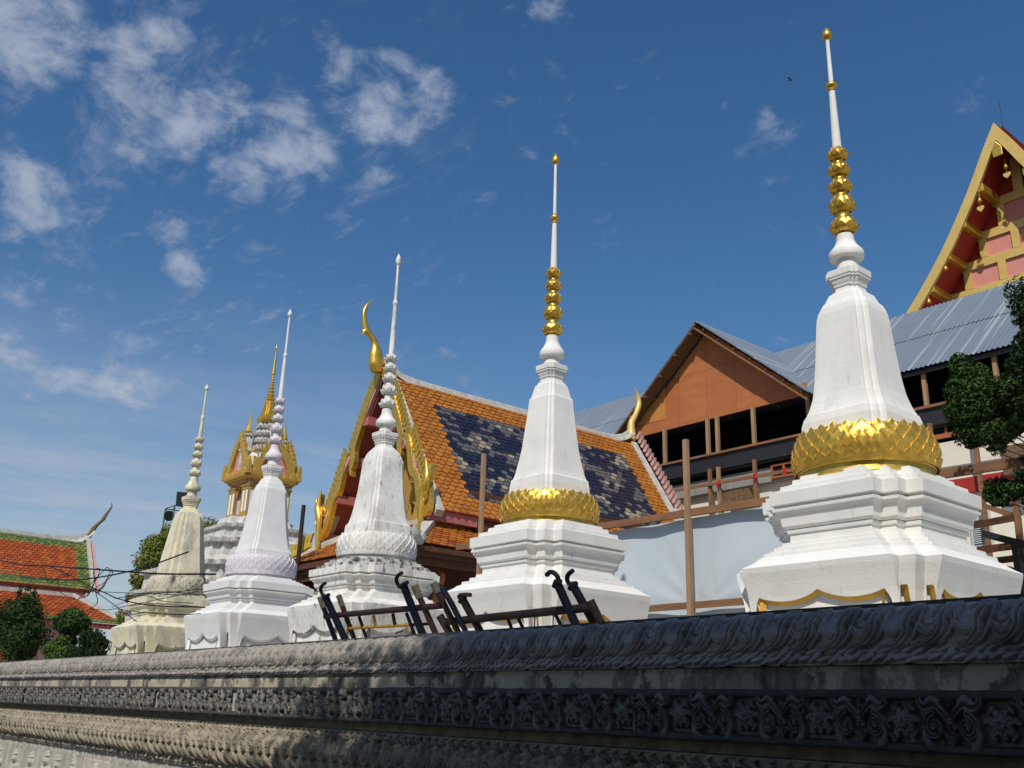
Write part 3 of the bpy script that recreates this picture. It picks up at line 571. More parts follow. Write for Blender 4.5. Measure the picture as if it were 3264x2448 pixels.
def chedi(ci, cx, cy, wall_m, gold, base_m, band_m, bud_m, spire_m, edge_m, label, lot_r, ws):
    zk = (lambda z: z) if ZV[ci] is None else (lambda z: interp(z, ZK, ZV[ci]) if z < 8.75 else ZV[ci][-1] + z - 8.75)
    root = thing('chedi', label, 'stupa', (cx, cy, TZ), 'row of five stupas on the terrace')
    ls = ws
    # base: skirt with scalloped feet
    zt, zb = zk(2.90), 2.44
    skp = [(0, .935), (.08, .905), (.22, .905), (.45, .925), (.72, .962), (.9, .99), (1.0, 1.0)]
    def wsk(z): t = (z - zb) / (zt - zb); return ls * interp(t, [p[0] for p in skp], [p[1] for p in skp])
    b = MB(); g = MB(); st = .143 * ls
    arch = zb + .245 * (zt - zb) / .46
    def face(u0, u1, vfun, small):
        # columns across the face, each from the scallop curve up to the top edge
        w = u1 - u0; us = []
        if small: prof = [(0, 0), (.10, 0), (.105, 1.0), (.5, 1.0), (.56, .9), (.70, 0), (1, 0)]
        else:
            prof = [(0, 0), (.035, .0), (.045, .45), (.06, .70), (.08, .86)]
            for k in range(1, 12): t = k / 12; prof.append((.08 + .42 * t, .86 - .20 * math.sin(math.pi * t) ** .8 + .14 * t ** 3))
            prof.append((.5, 1.0)); prof += [(1 - a, c) for a, c in prof[-2::-1]]
        NR = 25; cols = []
        for a, c in prof:
            z0 = zb + (arch - zb) * c; col = []
            for k in range(NR):
                z = z0 + (zt - z0) * k / (NR - 1); col.append(vfun(u0 + w * a, wsk(z), z))
            cols.append(col)
        vs = [p for c in cols for p in c]
        b.add(vs, [(i * NR + k, (i + 1) * NR + k, (i + 1) * NR + k + 1, i * NR + k + 1) for i in range(len(cols) - 1) for k in range(NR - 1)])
        # trim under the scallop: a band of the reveal
        lo = []
        for a, c in prof:
            if c <= 0.001: lo.append(None); continue
            z0 = zb + (arch - zb) * c
            lo.append((vfun(u0 + w * a, wsk(z0) + .003, z0), vfun(u0 + w * a, wsk(z0) - .030, z0 - .034)))
        for i in range(len(lo) - 1):
            if lo[i] and lo[i + 1]:
                g.add([lo[i][0], lo[i + 1][0], lo[i + 1][1], lo[i][1]], [(0, 1, 2, 3)])
        if not small:
            for (ia, sg) in ((4, 1), (len(prof) - 5, -1)):
                a = prof[ia][0]; zz = zb + (arch - zb) * .72
                g.add([vfun(u0 + w * a, wsk(zz) + .003, zz), vfun(u0 + w * a, wsk(zb) + .003, zb), vfun(u0 + w * a + sg * .045, wsk(zb) - .03, zb), vfun(u0 + w * a + sg * .045, wsk(zz) - .03, zz)], [(0, 1, 2, 3)])
        else:
            a = .68; zz = arch - .01
            g.add([vfun(u0 + w * .56, wsk(zz) + .003, zz), vfun(u0 + w * .72, wsk(zb) + .003, zb), vfun(u0 + w * .50, wsk(zb) - .03, zb), vfun(u0 + w * .36, wsk(zz) - .03, zz)], [(0, 1, 2, 3)])
    for k in range(4):
        def rt(x, y, z, k=k):
            for _ in range(k): x, y = -y, x
            return (cx + x, cy + y, z)
        A = ls - 2 * st
        face(-A, A, lambda u, w, z: rt(u, -w, z), False)
        # redent faces (front-facing and side-facing) at the corner; they follow the same flare
        face(A, A + st, lambda u, w, z: rt(u + (w - ls), -w + st, z), True)
        face(A + st, A + 2 * st, lambda u, w, z: rt(u + (w - ls), -w + 2 * st, z), True)
        for (x0, y0) in ((A, 0), (A + st, st)):
            NR = 25; vs = []
            for i in range(NR):
                z = zb + (zt - zb) * i / (NR - 1); w = wsk(z); e = 0 if x0 == A else (w - ls)
                vs += [rt(x0 + e, -w + y0, z), rt(x0 + (w - ls), -w + y0 + st, z)]
            b.add(vs, [(2 * i, 2 * i + 1, 2 * i + 3, 2 * i + 2) for i in range(NR - 1)])
    # solid heart behind the feet, plinth and the sloping top
    b.loft([redent(ls * w, s * ls, z, cx, cy) for z, w, s in ((TZ - .03, 1.0, .143), (2.36, 1.0, .143), (2.362, .96, .143), (2.435, .955, .143), (2.437, .865, .135), (zt - .012, .865, .135))])
    b.loft([redent(ls * w, .143 * ls, z, cx, cy) for z, w in ((zt - .03, .955), (zt, 1.0), (zt + .006, .995), (zt + .03, .955), (zt + .06, .915), (zk(2.985), .895), (zk(2.987), .885), (zk(3.0), .86))])
    bo = b.build('base', base_m, root, bevel=.005)
    if gold:
        g.build('gold_trim', 'gold_trim', bo)
    else:
        g.build('scallop_edge', edge_m, bo)
    # pedestal mouldings
    ped = [(2.99, .862), (3.035, .855), (3.037, .795), (3.085, .792), (3.087, .742), (3.130, .738), (3.132, .688), (3.212, .685), (3.214, .702), (3.244, .708), (3.246, .694), (3.252, .694), (3.254, .715), (3.275, .733), (3.31, .738), (3.345, .743), (3.375, .757), (3.40, .777), (3.404, .79), (3.430, .792), (3.432, .766), (3.454, .766), (3.456, .798), (3.460, .802), (3.572, .806)]
    b = MB(); b.loft([redent(w * ls, .141 * ls, zk(z), cx, cy) for z, w in ped]); po = b.build('pedestal', wall_m, root, bevel=.004)
    b = MB(); b.loft([redent(w * ls, .139 * ls, zk(z), cx, cy) for z, w in ((3.565, .735), (3.637, .728), (3.639, .655), (3.70, .648), (3.702, .60), (3.74, .597))]); b.build('stepped_top', edge_m, root, bevel=.004)
    # lotus collar
    k = lot_r / .637
    zr = [3.70, 3.715, 3.72, 3.76, 3.80, 3.805, 3.85, 3.91, 3.965, 4.02, 4.07, 4.115, 4.15]
    rr = [.585, .592, .600, .588, .592, .598, .606, .618, .622, .618, .608, .592, .575]
    prof = [(zk(z), r * k) for z, r in zip(zr, rr)]
    b = MB(); b.rev(prof + [(zk(4.15), .40)], 72, (cx, cy))
    zz = [p[0] for p in prof]; rv_ = [p[1] for p in prof]; rof = lambda z: interp(z, zz, rv_)
    NP = 30
    rows = [(3.97, 4.178, 0, .010), (3.93, 4.115, .5, .017), (3.87, 4.052, 0, .024), (3.815, 3.985, .5, .031), (3.80, 3.905, 0, .038)]
    for (z0, z1, ph, off) in rows:
        for q in range(NP): petal(b, cx, cy, (q + ph) * 2 * math.pi / NP, zk(z0), zk(z1), rof, .074 * k, off - .012, flare=.013)
    b.build('lotus_collar', band_m, root, smooth=True, angle=38, fix=False)
    # bell
    bell = [(4.10, .438, .055), (4.266, .432, .055), (4.345, .412, .053), (4.349, .402, .05), (4.40, .381, .049), (4.445, .366, .048), (4.54, .342, .047), (4.63, .329, .046), (4.72, .319, .046), (4.88, .306, .045), (5.07, .293, .045), (5.27, .281, .045), (5.36, .272, .044), (5.42, .257, .042), (5.455, .241, .040), (5.474, .228, .038), (5.477, .220, .036), (5.52, .203, .034), (5.572, .182, .032), (5.575, .168, .03), (5.60, .148, .028)]
    if ci:                                                # the other bells are slimmer and straighter
        top = [(z, w, s) for z, w, s in bell if z >= 5.4765] if ci == 1 else [(5.575, .172, .032), (5.60, .148, .028)]
        BT = {1: [(4.10, .402), (4.266, .398), (4.34, .386), (4.346, .373), (4.366, .366), (4.42, .352), (4.5, .338), (4.63, .317), (4.771, .298), (5.045, .270), (5.323, .243), (5.45, .234), (5.474, .227)],
              2: [(4.10, .413), (4.266, .410), (4.32, .402), (4.324, .386), (4.35, .374), (4.427, .356), (4.574, .334), (4.87, .301), (5.169, .279), (5.38, .266), (5.44, .258), (5.475, .246), (5.52, .224), (5.55, .20)],
              3: [(4.10, .420), (4.267, .416), (4.30, .402), (4.372, .382), (4.527, .355), (4.84, .315), (5.155, .285), (5.40, .258), (5.443, .250), (5.446, .242), (5.50, .220), (5.52, .212), (5.523, .200)],
              4: [(4.10, .450), (4.266, .446), (4.406, .422), (4.709, .380), (5.014, .338), (5.323, .294), (5.45, .264), (5.50, .244), (5.53, .205)]}[ci]
        bell = [(z, w, .042 * min(1, w / .3) if ci < 4 else w * .24) for z, w in BT] + top
    b = MB(); b.loft([redent(w, s, zk(z), cx, cy) for z, w, s in bell]); b.build('bell', wall_m, root, bevel=.006)
    harm = [(5.595, .136), (5.655, .128), (5.657, .140), (5.677, .142), (5.679, .134), (5.684, .134), (5.686, .142), (5.70, .148), (5.735, .160), (5.737, .168), (5.752, .169), (5.754, .160), (5.763, .160), (5.765, .174), (5.83, .176)]
    b = MB(); b.loft([redent(w, .028, zk(z), cx, cy) for z, w in harm]); b.build('square_capital', wall_m, root, bevel=.003)
    b = MB(); b.rev([(zk(z), r) for z, r in ((5.825, .112), (5.90, .104), (5.97, .106), (5.978, .135), (5.985, .162), (6.0, .168), (6.05, .165), (6.062, .158), (6.085, .138), (6.11, .121), (6.115, .115), (6.15, .098), (6.17, .093), (6.172, .088), (6.245, .082))], 40, (cx, cy)); b.build('disc', wall_m if bud_m != 'stucco_lilac' else bud_m, root, smooth=True, angle=30)
    # five lotus buds
    buds = [(6.24, 6.425, .126), (6.465, 6.675, .116), (6.705, 6.865, .104), (6.895, 7.055, .0955), (7.08, 7.23, .089)]
    for (z0, z1, R0) in buds:
        R0 *= .93; h = z1 - z0; b = MB(); f = lambda t: zk(z0 + h * t)
        pf = [(0, .62), (.08, .66), (.10, .60), (.16, .60), (.2, .72), (.32, .90), (.45, .98), (.62, .95), (.80, .84), (.92, .70), (1.0, .60), (1.04, .56), (1.22, .54)]
        b.rev([(f(t), R0 * r) for t, r in pf], 28, (cx, cy))
        za = [f(t) for t, r in pf]; ra = [R0 * r for t, r in pf]; ro = lambda z: interp(z, za, ra)
        for q in range(7): petal(b, cx, cy, q * 2 * math.pi / 7, f(.42), f(1.0), ro, R0 * .40, .006, flare=.024)
        for q in range(7): petal(b, cx, cy, (q + .5) * 2 * math.pi / 7, f(.16), f(.66), ro, R0 * .42, .013, flare=.022)
        b.build('lotus_bud', bud_m, root, smooth=True, angle=38, fix=False)
    # spire with collar and finial
    b = MB(); b.rev([(zk(z), r) for z, r in ((7.22, .047), (7.5, .041), (7.8, .034), (7.95, .030), (8.05, .0245), (8.3, .022), (8.6, .019))], 16, (cx, cy)); so = b.build('spire', spire_m, root, smooth=True, angle=30)
    fm = 'gold_paint' if gold else spire_m
    kc = 1.0 if gold else (.78 if ci < 4 else .72)
    b = MB(); b.rev([(zk(z), r * kc if r > .035 else r) for z, r in ((7.945, .030), (7.947, .040), (7.962, .042), (7.968, .034), (7.985, .048), (8.0, .060), (8.015, .060), (8.03, .048), (8.045, .034), (8.055, .024))], 20, (cx, cy)); b.build('ring', fm, so, smooth=True, angle=50)
    b = MB(); b.rev([(zk(z), max(r * (1 if gold else .85), .001)) for z, r in ((8.585, .019), (8.595, .032), (8.61, .046), (8.635, .055), (8.66, .053), (8.69, .040), (8.72, .022), (8.742, .008), (8.752, .001))], 20, (cx, cy)); b.build('finial', fm, so, smooth=True, angle=60)
    return root
chedi(0, -4.585, 8, 'stucco_white', True, 'stucco_white', 'gold_paint', 'gold_paint', 'stucco_white', 'stucco_white', 'big white stupa with gold lotus collar, nearest the camera, in front of the corrugated roof', .637, .975)
chedi(1, -8.915, 8, 'stucco_white', True, 'stucco_white', 'gold_paint', 'gold_paint', 'stucco_white', 'stucco_white', 'white stupa with gold lotus collar before the blue and orange tiled roof', .612, 1.02)
chedi(2, -12.897, 8, 'stucco_weathered', False, 'stucco_weathered', 'stucco_weathered', 'stucco_weathered', 'stucco_weathered', 'stucco_mould_edge', 'white stupa streaked with black mould before the temple gable', .605, 1.04)
chedi(3, -16.858, 8, 'stucco_pale', False, 'stucco_pale', 'stucco_lilac', 'stucco_lilac', 'stucco_pale', 'stucco_pale', 'white stupa with pale lilac lotus collar and buds beside the gilded pavilion', .625, 1.04)
chedi(4, -20.723, 8, 'stucco_cream', False, 'stucco_cream', 'stucco_cream_dirty', 'stucco_cream', 'stucco_cream', 'stucco_cream_dirty', 'cream stupa with grey stains and shorter spire, farthest along the wall', .645, 1.04)
# ------------------------------------------------------------------ roofs with real tiles
def tiles(b, o, ud, vd, nrm, nu, nv, tw, th, pick, mask=None, lift=.028, rnd=.75):
    o = Vector(o); ud = Vector(ud).normalized(); vd = Vector(vd).normalized(); nn = Vector(nrm).normalized()
    for j in range(nv):
        for i in range(-1, nu):
            u0 = (i + (.5 if j % 2 else 0)) * tw; v0 = j * th
            if mask and not mask(u0 + tw / 2, v0 + th): continue
            mi = pick(i, j, u0 + tw / 2, v0 + th / 2)
            dz = random.uniform(-.003, .006); up = lift + dz; w = tw * .47; c = u0 + tw / 2; jit = random.uniform(-.006, .006)
            P = lambda u, v, h: o + ud * (c + u + jit) + vd * (v0 + v) + nn * h
            L = th * 1.25; arc = [(-w, L - rnd * w), (-w * .72, L - rnd * w * .28), (0, L), (w * .72, L - rnd * w * .28), (w, L - rnd * w)]
            top = [P(-w, 0, .002), P(w, 0, .002)] + [P(u, v, up) for u, v in arc[::-1]]
            low = [P(u, v, up - .026) for u, v in arc[::-1]]
            k = b.add(top + low, [tuple(range(7))], mi)
            for q in range(4): b.f.append((k + 2 + q, k + 7 + q, k + 8 + q, k + 3 + q)); b.m.append(mi)
def hash2(i, j): return (math.sin(i * 127.1 + j * 311.7) * 43758.5453) % 1.0
def ribbon_fins(b, path, outn, y0, y1, size, step, m=0, flip=1):
    """row of flame-shaped fins standing on a 2-D path (x, z); outn = outward sign of the left normal"""
    P = [Vector((p[0], p[1], 0)) for p in path]; d = 0
    for a, c in zip(P[:-1], P[1:]):
        L = (c - a).length; t = (c - a) / L; n = Vector((-t.y, t.x, 0)) * outn; u = d
        while u < L:
            q = a + t * u; s = size
            poly = [q + n * -.02, q + t * s * .55 + n * -.02, q + t * s * .62 + n * s * .35, q + t * s * .30 + n * s * .75, q - t * s * .25 + n * s * 1.15, q - t * s * .02 + n * s * .55]
            b.extrude([(p.x, p.y) for p in poly], lambda x, z, t_: (x, t_, z), y0, y1, m); u += step
        d = u - L
def ribbon(b, path, w, y0, y1, m=0):
    """flat band of given widths along a 2-D (x, z) path, extruded along y"""
    P = [Vector((p[0], p[1])) for p in path]; L, Rr = [], []
    for i, p in enumerate(P):
        t = (P[min(i + 1, len(P) - 1)] - P[max(i - 1, 0)]).normalized(); n = Vector((-t.y, t.x)); ww = w[i] if isinstance(w, (list, tuple)) else w
        L.append(p + n * ww / 2); Rr.append(p - n * ww / 2)
    for i in range(len(P) - 1):
        q = [L[i], L[i + 1], Rr[i + 1], Rr[i]]
        v = [(p.x, y0, p.y) for p in q] + [(p.x, y1, p.y) for p in q]
        b.add(v, [(0, 1, 2, 3), (7, 6, 5, 4), (0, 4, 5, 1), (2, 6, 7, 3)] + ([(0, 3, 7, 4)] if i == 0 else []) + ([(1, 5, 6, 2)] if i == len(P) - 2 else []), m)
def sp2(pts, n=6): return [(p.x, p.y) for p in smoothpath([(a, c, 0) for a, c in pts], n)]

# ------------------------------------------------------------------ tiled temple behind the stupas
TX = -21.37
tem = thing('temple', 'temple hall with steep orange tiled roof, navy patterned field and golden gable horns', 'temple', (TX, 13, TZ))
b = MB(); b.box(TX - 2.3, TX + 2.3, 14.5, 22.4, TZ - .03, 6.9)
for yy in (14.3, 16.2, 18.1, 20.0, 22.0): b.box(TX + 2.28, TX + 2.52, yy - .16, yy + .16, TZ - .03, 5.4)
b.build('wall', 'wood_dark', tem)
RS, RE = (TX + .12, 10.16), (TX + 2.62, 6.22)             # ridge and eave of the right-hand slope (x, z)
sl = Vector((RE[0] - RS[0], 0, RE[1] - RS[1])); SL = sl.length; sd = sl / SL; sn = Vector((-sd.z, 0, sd.x))
def pick_main(i, j, u, v):
    h = hash2(i * .37 + 3, j * .91)
    if 1.02 < u < 8.45 and .78 < v < 4.06:
        q = math.sin(i * .8 + j * .55) + math.sin(i * .31 - j * .7 + 1.2) + (h - .5) * 3.4
        return 3 if q < .25 else (4 if q < 2.05 else 5)
    return 0 if h < .52 else (1 if h < .86 else 2)
b = MB(); tiles(b, (RS[0], 13.36, RS[1]), (0, 1, 0), sd, sn, 42, 32, .222, .146, pick_main)
b.build('roof_tiles', ['tile_orange_a', 'tile_orange_b', 'tile_orange_c', 'tile_navy', 'tile_slate', 'tile_sand'], tem)
b = MB()
for sgn in (1, -1):
    a = (TX + sgn * .0, 10.16 + .13); c = (TX + sgn * 2.64, 6.22 - .02)
    dx, dz = c[0] - a[0], c[1] - a[1]; L = math.hypot(dx, dz); n = (-dz / L * sgn * sgn, dx / L)
    nx, nz = (dz / L * sgn, -dx / L * sgn) if sgn > 0 else (-dz / L, dx / L)
    nx, nz = -abs(dz / L) * sgn, -abs(dx / L)
    q = [a, c, (c[0] + nx * .10, c[1] + nz * .10), (a[0], a[1] - .24)]
    for p in (q,):
        b.extrude(p, lambda x, z, t: (x, t, z), 13.12, 22.8, 0)
b.build('soffit', 'maroon', tem)
b = MB()
for sgn in (1, -1):
    for (x, z) in ((.60, 9.02), (1.24, 8.02), (1.87, 7.05), (2.48, 6.06)):
        b = MB(); b.box(TX + sgn * x - .14, TX + sgn * x + .10, 13.0, 14.49, z - .13, z + .10); b.build('purlin', 'maroon_light', tem)
for x in (2.42, -2.42):
    b = MB(); b.box(TX + x - .13, TX + x + .13, 14.5, 22.6, 5.86, 6.12); b.build('eave_beam', 'wood_dark', tem)
b = MB(); b.box(TX - 2.3, TX + 2.3, 13.45, 14.49, 5.70, 6.0); b.box(TX - 2.2, TX + 2.2, 13.6, 14.49, 6.002, 6.16); b.box(TX - 2.1, TX + 2.1, 13.8, 14.49, 6.162, 6.34)
for q in range(17):
    x = TX - 2.05 + q * .256; b.extrude([(-.1, 0), (.1, 0), (.07, .22), (0, .40), (-.07, .22)], lambda u, v, t, x=x: (x + u, t, 6.342 + v), 13.85, 13.95)
b.build('gable_base', 'gold_carved', tem)
b = MB(); b.extrude([(TX, 9.75), (TX + 2.35, 6.0), (TX - 2.35, 6.0)], lambda x, z, t: (x, t, z), 14.5, 14.62); b.build('gable_panel', 'gold_carved', tem)
for sgn in (1, -1):
    b = MB(); ribbon(b, sp2([(TX + sgn * .30, 9.35), (TX + sgn * .72, 8.45), (TX + sgn * 1.15, 7.5), (TX + sgn * 1.62, 6.7), (TX + sgn * 1.85, 6.1)]), .20, 14.3, 14.495); b.build('inner_gable_board', 'gold_matte', tem)
# bargeboards as waving serpents, with flame fins, tail curls and upturned heads
for sgn in (-1, 1):
    b = MB(); F = lambda pts: [(TX + sgn * x, z) for x, z in pts]
    p1 = sp2(F([(.06, 10.30), (.48, 9.72), (.85, 8.98), (1.16, 8.32), (1.13, 7.98), (1.20, 7.75), (1.14, 7.56)]))
    w1 = [.21] * 15 + list(np.linspace(.21, .26, 7)) + list(np.linspace(.23, .04, max(len(p1) - 22, 1)))
    ribbon(b, p1, w1, 12.96, 13.12)
    p2 = sp2(F([(1.30, 8.28), (1.52, 8.12), (1.70, 7.55), (1.80, 7.25), (2.05, 6.98), (2.22, 6.45), (2.42, 6.12), (2.60, 6.20)]))
    w2 = [.08] * 3 + list(np.linspace(.12, .24, 12)) + [.23] * 14 + list(np.linspace(.23, .20, max(len(p2) - 29, 1)))
    ribbon(b, p2, w2[:len(p2)] + [.22] * max(0, len(p2) - len(w2)), 12.95, 13.11)
    p3 = sp2(F([(2.36, 6.06), (2.58, 6.16), (2.62, 6.52), (2.56, 6.82), (2.66, 7.0), (2.63, 7.28)]))
    ribbon(b, p3, list(np.linspace(.26, .03, len(p3))), 12.93, 13.07)
    bo = b.build('bargeboard', 'gold_paint', tem, bevel=.012)
    b = MB(); hp_ = smoothpath([(TX + sgn * 2.44, 12.9, 5.45), (TX + sgn * 2.47, 12.88, 6.1), (TX + sgn * 2.50, 12.88, 6.55), (TX + sgn * 2.62, 12.88, 6.85), (TX + sgn * 2.60, 12.88, 7.08), (TX + sgn * 2.53, 12.88, 7.36)], 6)
    b.tube(hp_, [interp(i / (len(hp_) - 1), [0, .3, .55, .7, 1], [.06, .09, .11, .09, .012]) for i in range(len(hp_))], 8)
    for q in range(4): b.tube([(TX + sgn * (2.52 + .02 * q), 12.88, 6.3 + .16 * q), (TX + sgn * (2.66 + .02 * q), 12.88, 6.42 + .17 * q), (TX + sgn * (2.68 + .03 * q), 12.88, 6.6 + .18 * q)], [.04, .035, .008], 6)
    b.build('naga_head', 'gold_paint', bo, smooth=True, angle=50)
    f = MB(); o1 = F([(.02, 10.52), (.30, 10.12), (.68, 9.52), (1.02, 8.86), (1.30, 8.34)]); ribbon_fins(f, o1, -1 if sgn < 0 else 1, 12.99, 13.09, .21, .165)
    o2 = F([(1.52, 8.28), (1.78, 7.78), (1.98, 7.34), (2.22, 6.95), (2.46, 6.52)]); ribbon_fins(f, o2, -1 if sgn < 0 else 1, 12.99, 13.09, .25, .17)
    f.build('flame_fins', 'gold_paint', bo, bevel=.008)
    b = MB(); ribbon(b, F([(.10, 10.16), (2.56, 6.30)]), .16, 12.99, 13.10); b.build('barge_lining', 'pink_stucco', bo)
    b = MB(); off = .12; q = [(.16, 10.22), (2.74, 6.16), (2.62, 6.02), (.08, 10.08)]
    b.extrude(F(q), lambda x, z, t: (x, t, z), 13.14, 13.37); b.build('verge', 'ridge_plaster', tem); b = MB(); b.extrude(F(q), lambda x, z, t: (x, t, z), 22.62, 22.86); b.build('verge', 'ridge_plaster', tem)
    f = MB(); ribbon_fins(f, F([(.1, 10.44), (2.78, 6.22)]), -1 if sgn < 0 else 1, 22.88, 22.98, .20, .20); f.build('rear_flame_fins', 'pink_stucco', tem)
# ridge with upswept ends, and the horns
rp = smoothpath([(TX, 12.98, 10.62), (TX, 13.45, 10.33), (TX, 14.0, 10.22), (TX, 15.5, 10.20), (TX, 18.3, 10.22), (TX, 21.2, 10.19), (TX, 22.2, 10.30), (TX, 22.78, 10.62)], 8)
b = MB(); LP = []
for p in rp:
    LP.append([(p.x + sx * w, p.y, p.z + dz) for sx, w, dz in ((-1, .18, -.14), (-1, .15, -.05), (-1, .08, -.03), (-1, .06, .07), (-1, .045, .11), (1, .045, .11), (1, .06, .07), (1, .08, -.03), (1, .15, -.05), (1, .18, -.14))])
b.loft(LP); b.build('ridge', 'ridge_plaster', tem)
ch = smoothpath([(TX, 12.84, 10.22), (TX, 12.80, 10.42), (TX, 12.77, 10.66), (TX, 12.74, 10.92), (TX, 12.62, 11.15), (TX, 12.43, 11.31), (TX, 12.34, 11.54), (TX, 12.30, 11.80), (TX, 12.37, 12.05), (TX, 12.54, 12.26)], 6)
rr = [interp(i / (len(ch) - 1), [0, .12, .25, .38, .48, .55, .62, .8, 1], [.16, .22, .19, .10, .085, .10, .085, .055, .012]) for i in range(len(ch))]
b = MB(); b.tube(ch, rr, 12, flat=.8); b.tube([(TX, 12.44, 11.34), (TX, 12.33, 11.26), (TX, 12.30, 11.16)], [.07, .06, .01], 8); b.build('ridge_horn', 'gold_paint', tem, smooth=True, angle=50)
ch = smoothpath([(TX, 22.70, 10.30), (TX, 22.77, 10.55), (TX, 22.79, 10.92), (TX, 23.01, 11.27), (TX, 23.17, 11.68), (TX, 23.11, 11.97), (TX, 22.97, 12.18)], 6)
b = MB(); b.tube(ch, [interp(i / (len(ch) - 1), [0, .3, .5, .62, .8, 1], [.20, .12, .09, .10, .06, .012]) for i in range(len(ch))], 10); b.build('ridge_horn', 'gold_matte', tem, smooth=True, angle=50)
# lower skirt roof
ix, ox, iy, oy, iz, oz = 2.07, 3.62, 13.5, 12.0, 6.0, 5.12
def pick_low(i, j, u, v): h = hash2(i * .7, j * 1.3); return 0 if h < .5 else (1 if h < .75 else 2)
b = MB(); v1 = Vector((ox - ix, 0, oz - iz)); L1 = v1.length
tiles(b, (TX + ix, oy, iz + .03), (0, 1, 0), v1, (-v1.z, 0, v1.x), 46, 11, .222, .16, pick_low, mask=lambda u, v: u > (iy - oy) * (1 - v / L1))
v2 = Vector((0, oy - iy, oz - iz)); L2 = v2.length
tiles(b, (TX - ox, iy, iz + .03), (1, 0, 0), v2, (0, v2.z, -v2.y) if False else (0, -(oz - iz) * -1, 1.5), 33, 10, .222, .16, pick_low, mask=lambda u, v: (ox - ix) * (1 - v / L2) < u < 2 * ox - (ox - ix) * (1 - v / L2))
b.build('lower_roof_tiles', ['tile_orange_a', 'tile_orange_b', 'tile_red_a'], tem)
b = MB(); dn = .05
for (a, c) in (((TX + ix, iy, iz), (TX + ox, oy, oz)), ((TX - ix, iy, iz), (TX - ox, oy, oz))): b.bar((a[0], a[1], a[2] + .07), (c[0], c[1], c[2] + .07), .24, .16)
b.box(TX + ix - .10, TX + ix + .10, iy, 22.4, iz - .02, iz + .12); b.box(TX - ix, TX + ix, iy - .1, iy + .1, iz - .02, iz + .115); b.build('hip_ridge', 'ridge_plaster', tem)
b = MB()
b.add([(TX + ix, iy, iz - dn), (TX + ix, 22.6, iz - dn), (TX + ox, 22.6, oz - dn), (TX + ox, oy, oz - dn)], [(0, 1, 2, 3)])
b.add([(TX - ix, iy, iz - dn), (TX + ix, iy, iz - dn), (TX + ox, oy, oz - dn), (TX - ox, oy, oz - dn)], [(0, 1, 2, 3)])
b.add([(TX - ix, iy, iz - dn), (TX - ix, 22.6, iz - dn), (TX - ox, 22.6, oz - dn), (TX - ox, oy, oz - dn)], [(0, 1, 2, 3)])
b.build('lower_roof_deck', 'wood_dark', tem)
b = MB()
for k, (d, z0, z1) in enumerate(((0, 4.98, 5.09), (.08, 4.87, 4.975), (.17, 4.70, 4.865))):
    b.box(TX + ox - d - .07, TX + ox - d, oy + d, 22.6, z0, z1); b.box(TX - ox + d, TX - ox + d + .07, oy + d, 22.6, z0, z1); b.box(TX - ox + d + .07, TX + ox - d - .07, oy + d, oy + d + .07, z0, z1)
b.build('eave_fascia', 'wood_dark', tem)
# corner ornaments of the lower roof and bracket
b = MB(); cx_, cy_ = TX + ox - .02, oy + .05
b.tube(smoothpath([(cx_ - .25, cy_ + .25, 5.3), (cx_ + .02, cy_ - .02, 5.2), (cx_ + .2, cy_ - .2, 5.28), (cx_ + .3, cy_ - .3, 5.48)], 6), [.15] * 6 + [.12] * 6 + list(np.linspace(.12, .02, 7)), 8); b.build('corner_curl', 'ridge_plaster', tem, smooth=True)
b = MB()
for q in range(6):
    x = TX + ox - .55 + q * .075; b.extrude([(0, 0), (.07, 0), (.055, .16 + q * .035), (.01, .24 + q * .04)], lambda u, z, t, x=x: (x + u, oy + .30 - q * .035 + t, 5.30 + z - q * .02), 0, .06)
b.build('naga_crest', 'gold_paint', tem, bevel=.006)
b = MB(); b.tube(smoothpath([(TX + 2.6, 13.2, 3.3), (TX + 2.75, 13.2, 3.9), (TX + 2.95, 13.15, 4.25), (TX + 3.15, 13.1, 4.55), (TX + 3.0, 13.1, 4.75)], 6), [.06] * 8 + [.08] * 9 + list(np.linspace(.08, .03, 8)), 8); b.build('eave_bracket', 'wood_orange', tem, smooth=True)
b = MB(); ribbon(b, [(-24.35, 5.35), (-22.9, 5.66)], .16, 12.14, 12.22)
for q in range(7):
    x = -24.3 + q * .21; z = 5.43 + q * .046; b.extrude([(0, 0), (.15, .03), (.20, .16), (.28, .22), (.12, .24), (.02, .12)], lambda u, v, t, x=x, z=z: (x + u, t, z + v), 12.15, 12.21)
b.build('porch_bargeboard', 'gold_yellow', tem, bevel=.006)

# ------------------------------------------------------------------ building under repair with corrugated roof
hall = thing('hall_under_repair', 'large hall under repair with bluish corrugated metal roof and plywood cross gable', 'building', (-18, 25, TZ))
RZ, RY, EY, EZ = 14.60, 28.92, 24.62, 11.02; CXG = -19.83; HW = 4.25
def corrugated(b, o, ud, vd, nrm, width, length, per=.14, amp=.02, start=None, end=None, laps=2):
    o = Vector(o); ud = Vector(ud).normalized(); vd = Vector(vd).normalized(); nn = Vector(nrm).normalized()
    n = int(width / per * 6); cut = [0, .52, 1.0] if laps == 2 else [0, 1.0]
    for k in range(len(cut) - 1):
        vs = []
        for i in range(n + 1):
            u = width * i / n; h = amp * math.sin(2 * math.pi * u / per); v0 = (start(u) if start else 0.0); v1 = (end(u) if end else length)
            a = max(v0, length * cut[k] - (.12 if k else 0)); c = min(v1, length * cut[k + 1])
            if c < a: c = a
            lift = .02 * (len(cut) - 2 - k); jag = (.02 * math.sin(i * 12.9) if k == 0 and laps == 2 else 0)
            vs += [o + ud * u + vd * a + nn * (h + lift - (.0 if k == 0 else 0)), o + ud * u + vd * (c + jag) + nn * (h + lift)]
        b.add(vs, [(2 * i, 2 * i + 1, 2 * i + 3, 2 * i + 2) for i in range(n)])
